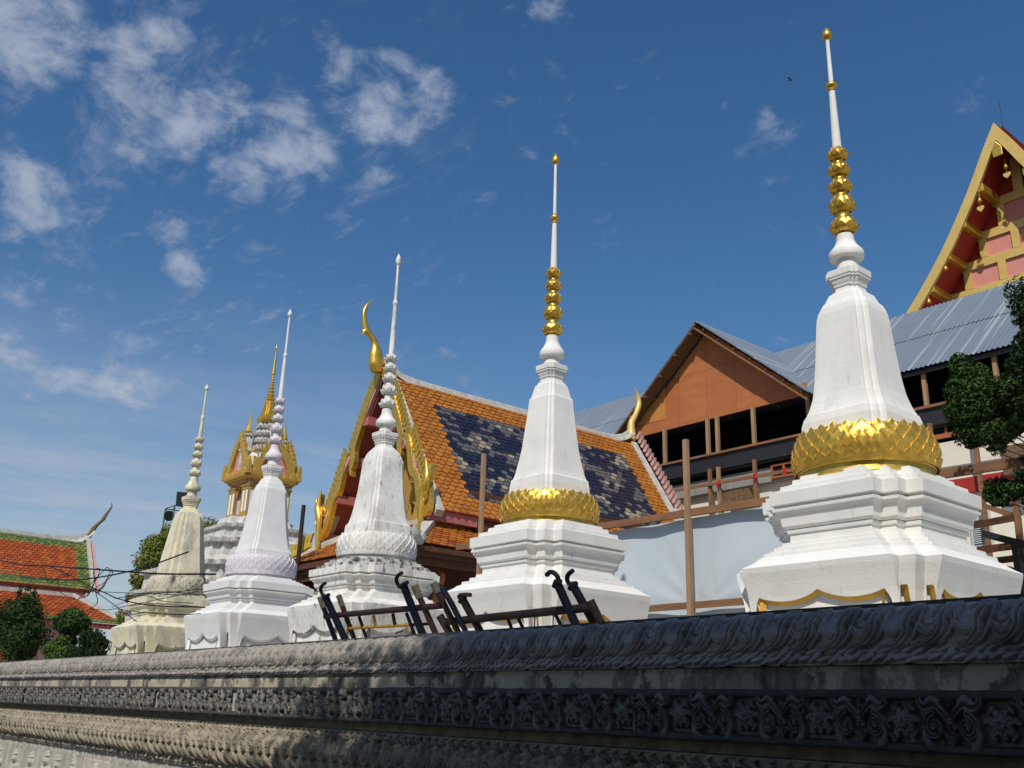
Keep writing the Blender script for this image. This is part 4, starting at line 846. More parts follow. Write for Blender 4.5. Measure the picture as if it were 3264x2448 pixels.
vd = Vector((0, EY - RY, EZ - RZ)); VL = vd.length
b = MB()
def m_end(u):
    x = -44 + u; d = abs(x - CXG)
    return VL if d > HW else VL * d / HW
corrugated(b, (-44, RY, RZ), (1, 0, 0), vd, (0, -1, .9), 40, VL, end=m_end)
b.build('main_roof', 'metal_sheet', hall, smooth=True, angle=80, fix=False)
b = MB(); b.add([(-44, RY, RZ), (-4, RY, RZ), (-4, RY + 5, RZ - 4.2), (-44, RY + 5, RZ - 4.2)], [(0, 1, 2, 3)]); b.build('rear_roof', 'metal_sheet', hall, fix=False)
FYG = 24.42
for sgn in (1, -1):
    b = MB(); vdx = Vector((sgn * HW, 0, EZ - RZ)); LL = vdx.length; wd = RY - FYG
    corrugated(b, (CXG, FYG, RZ + .01), (0, 1, 0), vdx, (sgn * .8, 0, 1), wd, LL, end=lambda u: LL * min(1, max(.02, (wd - u) / (RY - EY))), laps=1)
    b.build('cross_roof', 'metal_sheet', hall, smooth=True, angle=80, fix=False)
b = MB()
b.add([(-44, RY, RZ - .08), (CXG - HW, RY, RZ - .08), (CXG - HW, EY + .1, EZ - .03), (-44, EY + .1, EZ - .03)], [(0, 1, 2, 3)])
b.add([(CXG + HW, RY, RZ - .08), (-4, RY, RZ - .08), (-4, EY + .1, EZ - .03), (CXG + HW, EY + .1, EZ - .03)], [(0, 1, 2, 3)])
b.build('roof_shade_sheet', 'roof_shade_black', hall, fix=False)  # sheets under the roof with its shade put into the colour
b = MB(); zb_ = 11.20; wb = 3.78
b.extrude([(CXG - wb - .06, zb_), (CXG + wb + .06, zb_), (CXG + wb, zb_ + .05), (CXG, RZ - .22), (CXG - wb, zb_ + .05)], lambda x, z, t: (x, t, z), 25.0, 25.04)
pl = b.build('plywood_gable', 'plywood', hall)
b = MB(); b.extrude([(CXG - wb + .12, zb_ + .44), (CXG - 1.95, zb_ + .42), (CXG - 1.95, zb_ + 1.62), (CXG - 2.28, zb_ + 1.32)], lambda x, z, t: (x, t, z), 24.985, 24.996); b.build('yellow_sheet', 'plywood_yellow', pl)
b = MB(); b.box(CXG - wb - .02, CXG + wb + .02, 24.975, 24.997, zb_ + .002, zb_ + .40); b.build('bottom_strip', 'plywood', pl)
b = MB()
for q in range(9):                                       # timber battens along the left rake
    o_ = q * .055; b.bar((CXG - .02, FYG + o_, RZ - .10 - .004 * q), (CXG - HW + .02, FYG + o_, EZ - .06 - .004 * q), .045, .06 + .02 * (q % 2), up=(0, 1, 0))
for q in range(6):
    t = (q + .4) / 6; x = CXG - HW * t; z = RZ + (EZ - RZ) * t; b.bar((x, FYG - .03, z - .14), (x, FYG + .62, z - .14), .07, .09)
b.build('left_rake', 'bamboo', hall)
b = MB(); b.bar((CXG, FYG - .02, RZ + .005), (CXG + HW, FYG - .02, EZ + .005), .03, .10, up=(0, 1, 0)); b.build('right_rake', 'metal_sheet', hall)
b = MB(); b.bar((CXG - .1, FYG + .04, RZ - .22), (CXG + HW - .1, FYG + .04, EZ - .20), .05, .10, up=(0, 1, 0))
for q in range(7):
    t = (q + .5) / 7; x = CXG + HW * t; z = RZ + (EZ - RZ) * t; b.bar((x, FYG, z - .13), (x, FYG + .6, z - .13), .05, .07)
b.build('right_rake_timber', 'wood_raw_h', hall)
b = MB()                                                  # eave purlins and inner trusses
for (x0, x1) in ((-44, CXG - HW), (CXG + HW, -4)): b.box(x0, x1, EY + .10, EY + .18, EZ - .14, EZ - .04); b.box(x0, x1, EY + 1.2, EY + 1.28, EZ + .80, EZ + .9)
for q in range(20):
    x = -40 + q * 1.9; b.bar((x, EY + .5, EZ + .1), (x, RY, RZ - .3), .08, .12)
b.build('roof_truss', 'roof_shade_black', hall)  # trusses coloured near-black for the shade inside
for x, z0 in ((-21.76, 9.9), (-19.86, 9.9), (-19.46, 9.9), (-18.01, 9.9), (-15.98, 9.9), (-12.27, 9.9), (-10.32, 9.9), (-24.6, 9.9), (-8.4, 9.9)):
    b = MB(); b.box(x - .055, x + .055, 24.84, 24.95, z0, EZ + .1 if abs(x - CXG) > wb else zb_ + .01); b.build('post', 'wood_raw', hall)
b = MB(); b.box(-44, -4, 24.70, 24.98, 9.86, 9.93); b.build('sill_plank', 'wood_raw_h', hall)
b = MB(); b.box(-44, -4, 24.78, 24.86, 9.36, 9.855); b.build('film_faced_board', 'film_board', hall)
b = MB(); b.box(-44, -4, 24.88, 25.3, 9.30, 9.40); b.build('steel_beam', 'steel_dark', hall)
b = MB(); b.box(-44, -12.6, 25.0, 25.35, 8.70, 9.16); b.build('concrete_beam', 'concrete', hall)
b = MB(); b.box(-44, -12.6, 25.2, 25.5, TZ - .03, 8.698); b.box(-12.6, -4, 25.0, 25.5, TZ - .03, 8.90); b.box(-44, -4, 32.5, 32.7, TZ, 11.2); b.box(-44.2, -44.002, 25, 33, TZ, 11); b.box(-3.998, -3.8, 25, 33, TZ, 11); b.build('wall', 'wall_cream', hall)
b = MB(); b.box(-44, -4, 30.5, 30.6, TZ, 13); b.box(-43.9, -4.1, 25.4, 30.4, 8.0, 8.1); b.build('interior_shade_panels', 'shade_black', hall)  # black panels painted in for the shade inside the hall
for (x0, x1, z0, z1) in ((-17.49, -16.55, 8.76, 9.20), (-12.3, -11.4, 9.0, 9.36)):
    b = MB()
    for q in ((x0, x1, z1 - .06, z1), (x0, x1, z0, z0 + .06), (x0, x0 + .06, z0 + .06, z1 - .06), (x1 - .06, x1, z0 + .06, z1 - .06), ((x0 + x1) / 2 - .03, (x0 + x1) / 2 + .03, z0 + .06, z1 - .06)): b.box(q[0], q[1], 24.93, 24.99, q[2], q[3])
    wf = b.build('window_frame', 'wood_orange', hall); b = MB(); b.box(x0 + .05, x1 - .05, 24.992, 24.998, z0 + .05, z1 - .05); b.build('opening_shade_plate', 'shade_black', wf)  # solid black plate in each frame stands for the shaded opening
b = MB(); b.box(-12.0, -9.2, 24.86, 24.99, 7.42, 7.82); b.build('red_panel', 'red_paint', hall)
b = MB(); b.box(-11.5, -10.98, 24.90, 24.98, 5.95, 6.90); sh = b.build('shutter', 'shutter_grey', hall, bevel=.004)
b = MB()
for q in range(11): z = 6.12 + q * .052; b.add([(-11.42, 24.895, z), (-11.06, 24.895, z), (-11.06, 24.865, z - .035), (-11.42, 24.865, z - .035)], [(0, 1, 2, 3)])
b.build('louvres', 'shutter_grey', sh); b = MB(); b.box(-11.43, -11.05, 24.896, 24.899, 6.07, 6.68); b.build('louvre_shade_plate', 'steel_dark', sh)  # dark plate behind the slats paints the shade between them
b = MB(); b.box(-10.24, -9.4, 24.3, 24.5, 7.6, 8.32); b.build('ply_patch', 'bamboo', hall)

# timber props nailed together in front of that wall
pr = thing('timber_props', 'rough timber posts and rail with red ties standing before the unfinished wall', 'scaffolding', (-19, 24.4, TZ))
for x in (-21.47, -19.52, -19.17, -17.76, -12.05, -10.9):
    b = MB(); b.box(x - .05, x + .05, 24.44, 24.54, TZ - .03, 9.34); b.build('post', 'wood_raw' if x > -19.4 and x < -19 else 'wood_raw_h', pr)
b = MB(); b.bar((-22.2, 24.40, 8.84), (-16.3, 24.40, 8.76), .05, .10); b.build('rail', 'wood_raw_h', pr)
b = MB(); b.bar((-13.2, 24.40, 8.92), (-9.8, 24.40, 8.88), .05, .12); b.build('rail', 'wood_orange', pr)
for x in (-21.0, -19.1, -17.7, -16.6):
    b = MB(); b.box(x - .05, x + .05, 24.36, 24.45, 8.74, 8.86); b.box(x - .02, x + .015, 24.362, 24.372, 8.62, 8.735); b.build('tie', 'red_cloth', pr)
b = MB(); r = random.Random(4); V = []
for z, w in ((7.95, .52), (8.15, .50), (8.32, .46), (8.47, .50)): V.append([(-18.55 + sx * w * (1 + .08 * r.random()), 24.75 + sy * .2, z + .05 * r.random() + .06 * (sx > 0)) for sx, sy in ((-1, -1), (1, -1), (1, 1), (-1, 1))])
b.loft(V); tag(b.build('timber_block', 'bamboo', bevel=.01), 'torn pale timber block lodged against the unfinished wall between two props', 'block')

# ------------------------------------------------------------------ tall hall with golden gable
gh = thing('golden_gable_hall', 'tall hall with pale gold bargeboards, red soffit and pink gable panels', 'building', (-14.36, 38, TZ))
GX = -14.40
edge = [(0, 26.0), (.62, 24.9), (1.28, 23.62), (1.95, 22.45), (2.80, 21.1), (3.75, 19.82), (4.70, 18.68), (6.4, 16.8)]
for sgn in (-1, 1):
    out = sp2([(GX + sgn * x, z) for x, z in edge], 5)
    n = len(out); wdt = [.62 if i > 3 else .55 for i in range(n)]
    inn = []
    for i, (x, z) in enumerate(out):
        t = Vector(out[min(i + 1, n - 1)]) - Vector(out[max(i - 1, 0)]); t.normalize(); nn = Vector((t.y, -t.x)) * (1 if sgn < 0 else -1)
        if nn.x * sgn > 0: nn = -nn
        q_ = (x + nn.x * .42, z + nn.y * .42)
        inn.append(q_ if i and (q_[0] - GX) * sgn > 0 else (GX, 25.02))
    b = MB()
    k0 = max(i for i in range(n) if inn[i][0] == GX) + 1
    b.extrude(out[:k0 + 1] + [inn[k0], (GX, 25.02)], lambda x, z, t: (x, t, z), 37.85 + .004 * (sgn > 0), 38.0 - .004 * (sgn > 0))
    for i in range(k0, n - 1):
        q = [out[i], out[i + 1], inn[i + 1], inn[i]]
        b.extrude(q, lambda x, z, t: (x, t, z), 37.85 + .004 * (sgn > 0), 38.0 - .004 * (sgn > 0))
    b.build('bargeboard', 'gold_matte', gh)
    b = MB()
    for i in range(n - 1):
        (x0, z0), (x1, z1) = out[i], out[i + 1]
        dx = -.1 * sgn
        v = [(x0 + dx, 38.002, z0 - .12), (x1 + dx, 38.002, z1 - .12), (x1 + dx, 62, z1 - .12), (x0 + dx, 62, z0 - .12)]
        b.add(v, [(0, 1, 2, 3)]); b.add([(x + dx * 1.6, y, z - .12) for x, y, z in v], [(0, 1, 2, 3)])
    b.build('roof_slab', 'red_paint', gh, fix=False)
b = MB(); lev = [(0.98, 23.42), (1.90, 22.06), (2.72, 20.84), (3.58, 19.60), (4.6, 18.3)]
b.extrude([(GX, 25.2)] + [(GX + 1.05 * x + .1, z) for x, z in lev] + [(GX - 1.05 * x - .1, z) for x, z in lev[::-1]], lambda x, z, t: (x, t, z), 39.62, 39.8); b.build('gable_wall', 'red_paint', gh)
b = MB(); b.box(GX - 6, GX + 6, 39.85, 60, TZ - .03, 18.3); b.build('wall', 'wall_white', gh)
for i, (x, z) in enumerate(lev[:4]):
    b = MB(); b.box(GX - x - .2, GX + x + .2, 39.46, 39.6, z - .38, z); b.build('gable_beam', 'gold_matte', gh)
    for sgn in (-1, 1):
        b = MB(); b.box(GX + sgn * x - .17, GX + sgn * x + .17, 37.92, 39.44, z - .30, z + .04); b.build('bracket', 'gold_paint', gh, bevel=.012)
xs_ = [[(-1.05, -.02), (.02, 1.05)], [(-2.0, -.95), (-.62, .62), (.95, 2.0)], [(-2.83, -1.55), (-1.2, 1.2), (1.55, 2.83)]]
b = MB(); b.box(GX - .2, GX + .2, 39.44, 39.59, lev[0][1] + .002, 25.0)
b.build('gable_post', 'gold_matte', gh)
for i in range(3):
    z1, z0 = lev[i][1] - .385, lev[i + 1][1] + .005; xi = lev[i][0]
    xi2 = lev[i][0]
    posts = [-xi2 + .12, xi2 - .12] + ([-.42, .42] if i == 1 else []) + ([-1.12, 1.12] if i == 2 else [])
    for px in posts:
        b = MB(); b.box(GX + px - .16, GX + px + .16, 39.45, 39.59, z0, z1); b.build('gable_post', 'gold_matte', gh)
    b = MB(); b.box(GX - xi2, GX + xi2, 39.56, 39.615, z0, z1); b.build('pink_panel', 'pink_panel', gh)
b = MB(); b.box(GX - .20, GX + .20, 37.78, 37.848, 24.35, 24.75); b.extrude([(-.2, 24.75), (.2, 24.75), (0, 25.05)], lambda x, z, t: (GX + x, t, z), 37.78, 37.848); b.build('apex_boss', 'gold_paint', gh, bevel=.02)
b = MB(); b.tube([(GX + .15, 38.4, 25.7), (GX + .15, 38.4, 27.2)], .018, 6); b.build('lightning_rod', 'lamp_grey', gh)
bells = [(GX + .08, 38.25, 24.25, 'small wind bell with heart clapper under the apex of the golden gable'), (GX - 1.05, 37.98, 23.02, 'small wind bell with heart clapper below the highest gold bracket'), (GX - 2.83, 37.98, 20.46, 'small brass wind bell below the second lowest gold bracket'), (GX - 3.72, 37.98, 19.2, 'small brass wind bell below the lowest gold bracket')]
for k, (x, y, z, lb) in enumerate(bells):
    w = thing('wind_bell', lb, 'bell', (x, y, z - .5), group='wind bells under the golden gable')
    b = MB(); b.tube([(x, y, z + .1), (x, y, z - .16)], .012, 6); b.build('hanger', 'gold_matte', w)
    b = MB(); b.rev([(z - .34, .10), (z - .33, .105), (z - .30, .085), (z - .22, .07), (z - .16, .045), (z - .14, .01)], 14, (x, y)); b.build('bell_body', 'gold_paint', w, smooth=True)
    if k < 2:
        hp = [(.16 * math.sin(t) ** 3 * 1.0, .01 * (13 * math.cos(t) - 5 * math.cos(2 * t) - 2 * math.cos(3 * t) - math.cos(4 * t))) for t in np.linspace(0, 2 * math.pi, 25)[:-1]]
        b = MB(); b.extrude(hp, lambda u, v, t: (x + u, t, z - .66 + v), y - .015, y + .015); b.tube([(x, y, z - .3), (x, y, z - .6)], .008, 5); b.build('clapper', 'gold_matte', w)

# ------------------------------------------------------------------ gilded pavilion
mx_, my_ = -33.3, 15.4
mo = thing('gilded_pavilion', 'slender white and gold pavilion with spires on a stepped mouldy base', 'pavilion', (mx_, my_, TZ))
def rl(lst, s=.16): return [redent(w, s, z, mx_, my_) for z, w in lst]
b = MB(); tier = [(TZ - .03, 3.3), (4.6, 3.3), (4.62, 3.42), (4.8, 3.42), (4.82, 3.2), (5.2, 3.15), (5.22, 3.3), (5.34, 3.32), (5.36, 3.0), (5.9, 2.95), (5.92, 3.1), (6.05, 3.12), (6.07, 2.75), (6.35, 2.4), (6.37, 2.3), (6.8, 2.25), (6.82, 2.4), (6.95, 2.42), (6.97, 2.1), (7.15, 1.75), (7.17, 1.6), (7.5, 1.55), (7.52, 1.66), (7.62, 1.68), (7.64, 1.3), (7.85, 1.22), (7.99, 1.18)]
b.loft(rl(tier, .3)); b.build('stepped_base', 'grey_white_tier', mo)
for sx in (-1, 1):
    for sy in (-1, 1):
        b = MB(); x, y = mx_ + sx * .56, my_ + sy * .56; b.box(x - .25, x + .25, y - .25, y + .25, 7.98, 9.30); b.build('pier', 'stucco_white', mo)
b = MB(); b.box(mx_ - .42, mx_ + .42, my_ - .42, my_ + .42, 7.98, 9.2); b.build('arch_shade_core', 'wood_dark', mo)  # solid dark block stands for the shade within the arches
for sx in (-1, 1):
    for sy in (-1, 1):
        b = MB(); x, y = mx_ + sx * .56, my_ + sy * .56
        for (z0, z1, e) in ((7.985, 8.10, .05), (8.10, 8.20, .03), (9.02, 9.12, .03), (9.12, 9.2, .06)): b.box(x - .25 - e, x + .25 + e, y - .25 - e, y + .25 + e, z0 + .002, z1 - .002)
        for dx in (-.25, 0, .25):
            for dy in (-.25, 0, .25):
                if dx or dy: b.box(x + dx - .024, x + dx + .024, y + dy - .024, y + dy + .024, 8.2, 9.02)
        b.build('gilded_frame', 'gold_carved', mo)
b = MB()
for k in range(4):                                         # arch fronts
    for s in (-1, 1):
        pts = [(.30, 8.0), (.30, 8.72), (.22, 8.95), (.09, 9.1), (.0, 9.22), (.0, 9.3), (.33, 9.3), (.33, 8.0)]
        def t3(u, z, t, k=k, s=s):
            x, y = s * u, -.76 + t
            for _ in range(k): x, y = -y, x
            return (mx_ + x, my_ + y, z)
        b.extrude(pts, t3, 0, .05)
b.build('arch', 'peach_stucco', mo)
b = MB(); b.loft(rl([(9.2, .80), (9.26, .86), (9.28, .92), (9.36, .94)], .10)); b.build('frieze', 'peach_stucco', mo); b = MB(); b.loft(rl([(9.362, .98), (9.42, 1.03), (9.44, 1.08), (9.53, 1.10), (9.55, 1.0), (9.68, .9)], .10)); b.build('cornice', 'gold_carved', mo)
for k in range(4):
    def t3(u, z, t, k=k):
        x, y = u, -1.02 + t
        for _ in range(k): x, y = -y, x
        return (mx_ + x, my_ + y, z)
    b = MB()
    for s in (-1, 1):
        pts = [(s * .90, 9.55), (s * .78, 10.05), (s * .46, 10.55), (s * .14, 10.98), (0, 11.22), (0, 10.86), (s * .20, 10.48), (s * .50, 9.95), (s * .60, 9.55)]
        b.extrude(pts, t3, -.02, .10)
        for q in range(7):
            u, z = s * interp(q / 6, [0, .5, 1], [.88, .52, .06]), interp(q / 6, [0, .5, 1], [9.75, 10.5, 11.12])
            b.extrude([(u - .07, z - .06), (u + .07, z - .06), (u + s * .07, z + .17)], t3, .0, .07)
    for q in range(-4, 5):
        u = q * .25; h = .15 + .06 * abs(math.sin(q * 1.7)) + (.42 if abs(q) == 4 else 0); b.extrude([(u - .10, 9.52), (u + .10, 9.52), (u + .08, 9.52 + h * .6), (u, 9.55 + h), (u - .08, 9.52 + h * .6)], t3, -.06, .01)
    g_ = b.build('gable', 'gold_carved', mo)
    b = MB(); b.extrude([(-.60, 9.56), (.60, 9.56), (.50, 9.95), (.20, 10.46), (0, 10.84), (-.20, 10.46), (-.50, 9.95)], t3, .12, .16); b.build('gable_panel', 'pink_panel', g_)
b = MB(); b.loft([redent(w, .1, z, mx_, my_) for z, w in ((9.7, .80), (10.3, .70), (10.32, .62), (10.42, .60), (10.44, .50), (10.62, .46), (10.64, .56), (10.74, .58), (10.76, .46), (10.9, .42), (10.92, .50), (11.02, .52), (11.04, .42), (11.2, .38), (11.22, .46), (11.3, .48), (11.32, .38), (11.5, .33), (11.52, .40), (11.6, .42), (11.62, .34), (11.78, .30))]); b.build('tower', 'grey_white_tier', mo)
b = MB(); c_ = (mx_, my_)
b.loft([redent(w, .06, z, mx_, my_) for z, w in ((11.76, .33), (11.86, .36), (11.98, .36), (12.0, .31), (12.1, .26), (12.4, .21), (12.62, .18), (12.68, .14), (12.70, .17), (12.80, .18), (12.84, .12))])
zz_ = 12.84; R0 = .145
for q in range(7):
    h = .155 * (.93 ** q); b.rev([(zz_, R0 * .5), (zz_ + h * .2, R0 * .85), (zz_ + h * .45, R0), (zz_ + h * .75, R0 * .75), (zz_ + h, R0 * .42)], 12, c_); zz_ += h; R0 *= .84
b.rev([(zz_, .05), (zz_ + .05, .07), (zz_ + .2, .06), (14.5, .03), (14.72, .018), (14.74, .035), (14.77, .018), (14.80, .035), (14.83, .018), (14.86, .03), (14.9, .02), (15.05, .003)], 12, c_); b.build('golden_spire', 'gold_paint', mo)
for (dx, dy) in ((0, -.72), (0, .74), (.74, 0), (-.74, 0)):
    b = MB(); x, y = mx_ + dx, my_ + dy
    b.loft([redent(w, .06, z, x, y) for z, w in ((9.6, .22), (10.5, .21), (10.52, .25), (10.6, .25), (10.62, .215), (10.9, .20), (11.0, .18), (11.02, .15), (11.12, .145), (11.14, .18), (11.2, .18), (11.24, .13))]); t_ = b.build('corner_tower', 'grey_white_tier', mo)
    b = MB(); b.rev([(11.24, .13), (11.3, .15), (11.36, .12), (11.5, .08), (11.62, .05), (11.64, .06), (11.7, .04), (11.72, .05), (11.78, .03), (11.8, .04), (11.95, .02), (12.15, .002)], 10, (x, y)); b.build('spire', 'gold_paint', t_)
# small guardian figure above the cornice
fg = thing('guardian_figure', 'small white and gold guardian statue with raised arms on the pavilion cornice', 'statue', (mx_ + .78, my_ - .78, 9.66))
def skin_body(name, joints, edges, rads, m, parent):
    me = bpy.data.meshes.new(name); o_ = Vector(parent['_o']); me.from_pydata([Vector(j) - o_ for j in joints], edges, []); me.materials.append(MATS[m])
    o = bpy.data.objects.new(name, me); COL.objects.link(o); o.parent = parent; o['_o'] = tuple(o_)
    sk = o.modifiers.new('skin', 'SKIN'); 
    for i, r in enumerate(rads): me.skin_vertices[0].data[i].radius = (r, r)
    me.skin_vertices[0].data[0].use_root = True
    sb = o.modifiers.new('sub', 'SUBSURF'); sb.levels = 1; sb.render_levels = 1; return o
gx, gy, gz = mx_ + .78, my_ - .78, 9.66
skin_body('body', [(gx, gy, gz + .28), (gx, gy, gz + .48), (gx, gy, gz + .60), (gx, gy, gz + .68), (gx - .05, gy, gz + .80), (gx - .16, gy - .09, gz + .55), (gx - .25, gy - .13, gz + .46), (gx - .27, gy - .15, gz + .66), (gx + .16, gy + .09, gz + .55), (gx + .25, gy + .13, gz + .46), (gx + .27, gy + .15, gz + .66), (gx - .13, gy - .08, gz + .15), (gx - .10, gy - .06, gz - .02), (gx + .13, gy + .08, gz + .15), (gx + .10, gy + .06, gz - .02)],
    [(0, 1), (1, 2), (2, 3), (3, 4), (2, 5), (5, 6), (6, 7), (2, 8), (8, 9), (9, 10), (0, 11), (11, 12), (0, 13), (13, 14)], [.09, .08, .06, .07, .02, .045, .035, .03, .045, .035, .03, .06, .045, .06, .045], 'stucco_white', fg)
b = MB(); b.rev([(gz + .70, .085), (gz + .74, .09), (gz + .80, .05), (gz + .92, .008)], 10, (gx, gy)); b.build('crown', 'gold_paint', fg)

# ------------------------------------------------------------------ far temple at the left
lt = thing('far_temple', 'far temple with two-tier orange tiled roof edged in green, at the left edge', 'temple', (-45, 9, TZ))
LX = -45.3
def pick_up(i, j, u, v):
    h = hash2(i * .61, j * 1.7); U_, V_ = 12.55 - u + 0, v
    yy = u; top = v < .45; bot = v > 2.42; side = yy > 16.5
    if top or bot or side:
        q = math.sin((i * 2 + (j % 2)) * .9 + j * .9) * math.sin((i * 2 + (j % 2)) * .9 - j * .9); return 2 if q + (h - .5) * .5 > 0 else 3
    return 0 if h < .6 else 1
RA, RB = (LX + .15, 8.18), (LX + 1.95, 6.02)
v1 = Vector((RB[0] - RA[0], 0, RB[1] - RA[1])); n1 = Vector((-v1.z, 0, v1.x))
b = MB(); tiles(b, (RA[0], -4.0, RA[1]), (0, 1, 0), v1, n1, 85, 20, .20, .142, pick_up); b.build('upper_roof_tiles', ['tile_red_a', 'tile_red_b', 'tile_green', 'tile_lime'], lt)
b = MB(); b.extrude([(LX, 8.2), (RB[0] + .05, 5.98), (RB[0] - .08, 5.85), (LX, 7.9), (LX - 1.87, 5.85), (LX - 2.0, 5.98)], lambda x, z, t: (x, t, z), -4, 12.96); b.build('roof_deck', 'maroon', lt)
b = MB(); b.bar((LX + .16, 13.02, 8.30), (RB[0] + .14, 13.02, 5.98), .26, .12, up=(0, 1, 0)); b.bar((LX - .16, 13.02, 8.30), (LX - 2.1, 13.02, 5.98), .26, .12, up=(0, 1, 0)); b.build('verge', 'ridge_plaster', lt)
b = MB(); b.bar((LX + .22, 13.21, 8.20), (RB[0] + .2, 13.21, 5.9), .12, .14, up=(0, 1, 0)); b.build('bargeboard', 'pink_stucco', lt)
rp = smoothpath([(LX, -4, 8.3), (LX, 5, 8.26), (LX, 9.5, 8.22), (LX, 12.0, 8.26), (LX, 12.8, 8.45), (LX, 13.25, 8.85)], 6)
b = MB(); b.loft([[(p.x + sx * w, p.y, p.z + dz) for sx, w, dz in ((-1, .2, -.2), (-1, .09, -.05), (-1, .07, .12), (1, .07, .12), (1, .09, -.05), (1, .2, -.2))] for p in rp]); b.build('ridge', 'ridge_plaster', lt)
ch = smoothpath([(LX, 13.05, 8.5), (LX, 13.25, 8.9), (LX, 13.4, 9.12), (LX, 13.55, 9.3), (LX, 13.68, 9.6), (LX, 13.85, 9.95), (LX, 13.8, 10.15)], 6)
b = MB(); b.tube(ch, [interp(i / (len(ch) - 1), [0, .2, .45, .55, .75, 1], [.14, .09, .06, .085, .05, .012]) for i in range(len(ch))], 8); b.build('ridge_horn', 'bamboo', lt, smooth=True)
b = MB(); b.tube(smoothpath([(RB[0] + .1, 13.2, 5.95), (RB[0] + .3, 13.35, 6.15), (RB[0] + .3, 13.5, 6.6), (RB[0] + .3, 13.6, 6.95)], 5), list(np.linspace(.06, .012, 16)), 8); b.build('eave_horn', 'bamboo', lt, smooth=True)
b = MB(); b.box(LX + 1.55, LX + 1.9, -4, 12.8, 5.62, 5.86); b.build('eave_beam', 'maroon_light', lt)
def pick_dn(i, j, u, v):
    h = hash2(i * .43 + 9, j * 1.1)
    d = abs((u - 12.5) / .75) + abs((v - .95) / .55)
    if d < 1 or v > 1.72: return 2 if h < .5 else 3
    return 0 if h < .6 else 1
A_, B_ = (LX + 1.9, 5.66), (LX + 3.55, 4.60); v1 = Vector((B_[0] - A_[0], 0, B_[1] - A_[1])); n1 = Vector((-v1.z, 0, v1.x)); LL_ = v1.length
b = MB(); tiles(b, (A_[0], -4.0, A_[1]), (0, 1, 0), v1, n1, 92, 14, .20, .142, pick_dn, mask=lambda u, v: u < 16.3 + 1.75 * v / LL_); b.build('lower_roof_tiles', ['tile_red_a', 'tile_red_b', 'tile_green', 'tile_lime'], lt)
b = MB(); b.add([(A_[0], -4, A_[1] - .03), (A_[0], 12.4, A_[1] - .03), (B_[0], 14.1, B_[1] - .03), (B_[0], -4, B_[1] - .03)], [(0, 1, 2, 3)]); b.box(B_[0] - .16, B_[0] - .02, -4, 14.0, B_[1] - .25, B_[1] - .05); b.build('lower_deck', 'maroon', lt)
b = MB(); b.bar((A_[0], 12.35, A_[1] + .05), (B_[0] + .05, 14.1, B_[1] + .06), .14, .14); b.bar((A_[0] - .02, -4, A_[1] + .06), (A_[0] - .02, 12.4, A_[1] + .06), .14, .16); b.build('hip_ridge', 'ridge_plaster', lt)
b = MB(); b.box(LX - 1.5, LX + 1.5, -4, 12.3, TZ - .03, 6.0); b.box(LX + 1.5, LX + 2.35, -4, 12.0, TZ - .03, 4.75); b.build('wall', 'wall_tan', lt)
for y in (6.2, 8.9, 11.45):
    b = MB(); b.box(LX + 2.36, LX + 2.8, y - .3, y + .3, TZ - .03, 4.4); b.build('pillar', 'pink_stucco', lt)
rd = MB(); rd.loft([[(-38.9 + x, 9.0 + y, z) for x, y in ((-.3 * s, -.25 * s), (.35 * s, -.2 * s), (.3 * s, .3 * s), (-.3 * s, .25 * s))] for z, s in ((2.9, 1.0), (3.15, 1.08), (3.45, .9), (3.62, .35))])
for q in range(3): rd.tube([(-38.9 + .1 * q, 9.0, 2.25), (-38.9, 9, 3.0)], .02, 5)
tag(rd.build('red_parasol', 'red_cloth'), 'folded bright red parasol behind the dark shrubs at the left edge', 'parasol')

# ------------------------------------------------------------------ white sheet hoarding on timber frame
ho = thing('sheet_hoarding', 'pale blue white sheet hoarding on raw timber posts and rails behind the stupas', 'hoarding', (-10, 12, TZ))
nx, nz = 90, 40; xs = np.linspace(-13.2, -5.9, nx); zs = np.linspace(TZ, 4.70, nz); PP = np.zeros((nx, nz, 3))
X_, Z_ = np.meshgrid(xs, zs, indexing='ij')
foldr = .018 * np.sin(X_ * 2.1 + Z_ * 1.3) + .010 * np.sin(X_ * 5.2 - Z_ * 2.7 + 1) + .014 * np.sin((X_ + 10) * 4 + 3 * Z_) * np.clip((3.6 - Z_), 0, 1) * np.exp(-((X_ + 9.9) / 1.1) ** 2)
ang = np.arctan2(Z_ - 3.25, X_ + 9.95); foldr += .020 * np.sin(ang * 15) * np.exp(-np.hypot(X_ + 9.95, Z_ - 3.25) / .75) * (Z_ > 3.25)
PP[..., 0] = X_; PP[..., 1] = 12.12 + foldr; PP[..., 2] = Z_
grid_mesh('sheet', PP, ['sheet_blue'], ho)
for x, zt_ in ((-15.33, 6.69), (-12.42, 5.98), (-9.97, 5.96), (-7.4, 4.85), (-5.92, 4.9)):
    b = MB(); b.box(x - .042, x + .042, 11.88, 11.95, TZ - .03, zt_); b.build('post', 'wood_raw', ho)
for (x0, x1, z0, z1, h) in ((-13.4, -4.2, 4.80, 4.70, .115), (-13.4, -5.6, 3.31, 3.31, .10)):
    b = MB(); b.bar((x0, 11.99, z0), (x1, 11.99, z1), .06, h); b.build('rail', 'wood_raw_h', ho)
b = MB(); b.bar((-16.2, 11.98, 4.86), (-14.9, 11.98, 4.80), .05, .12); b.build('rail', 'wood_raw_h', ho)
pp = MB(); pp.tube([(-23.17, 12.0, TZ - .03), (-23.16, 12.0, 6.70)], .055, 12); tag(pp.build('rusty_pole', 'pipe_rust', smooth=True), 'thin rusty brown pole standing left of the temple gable', 'pole')

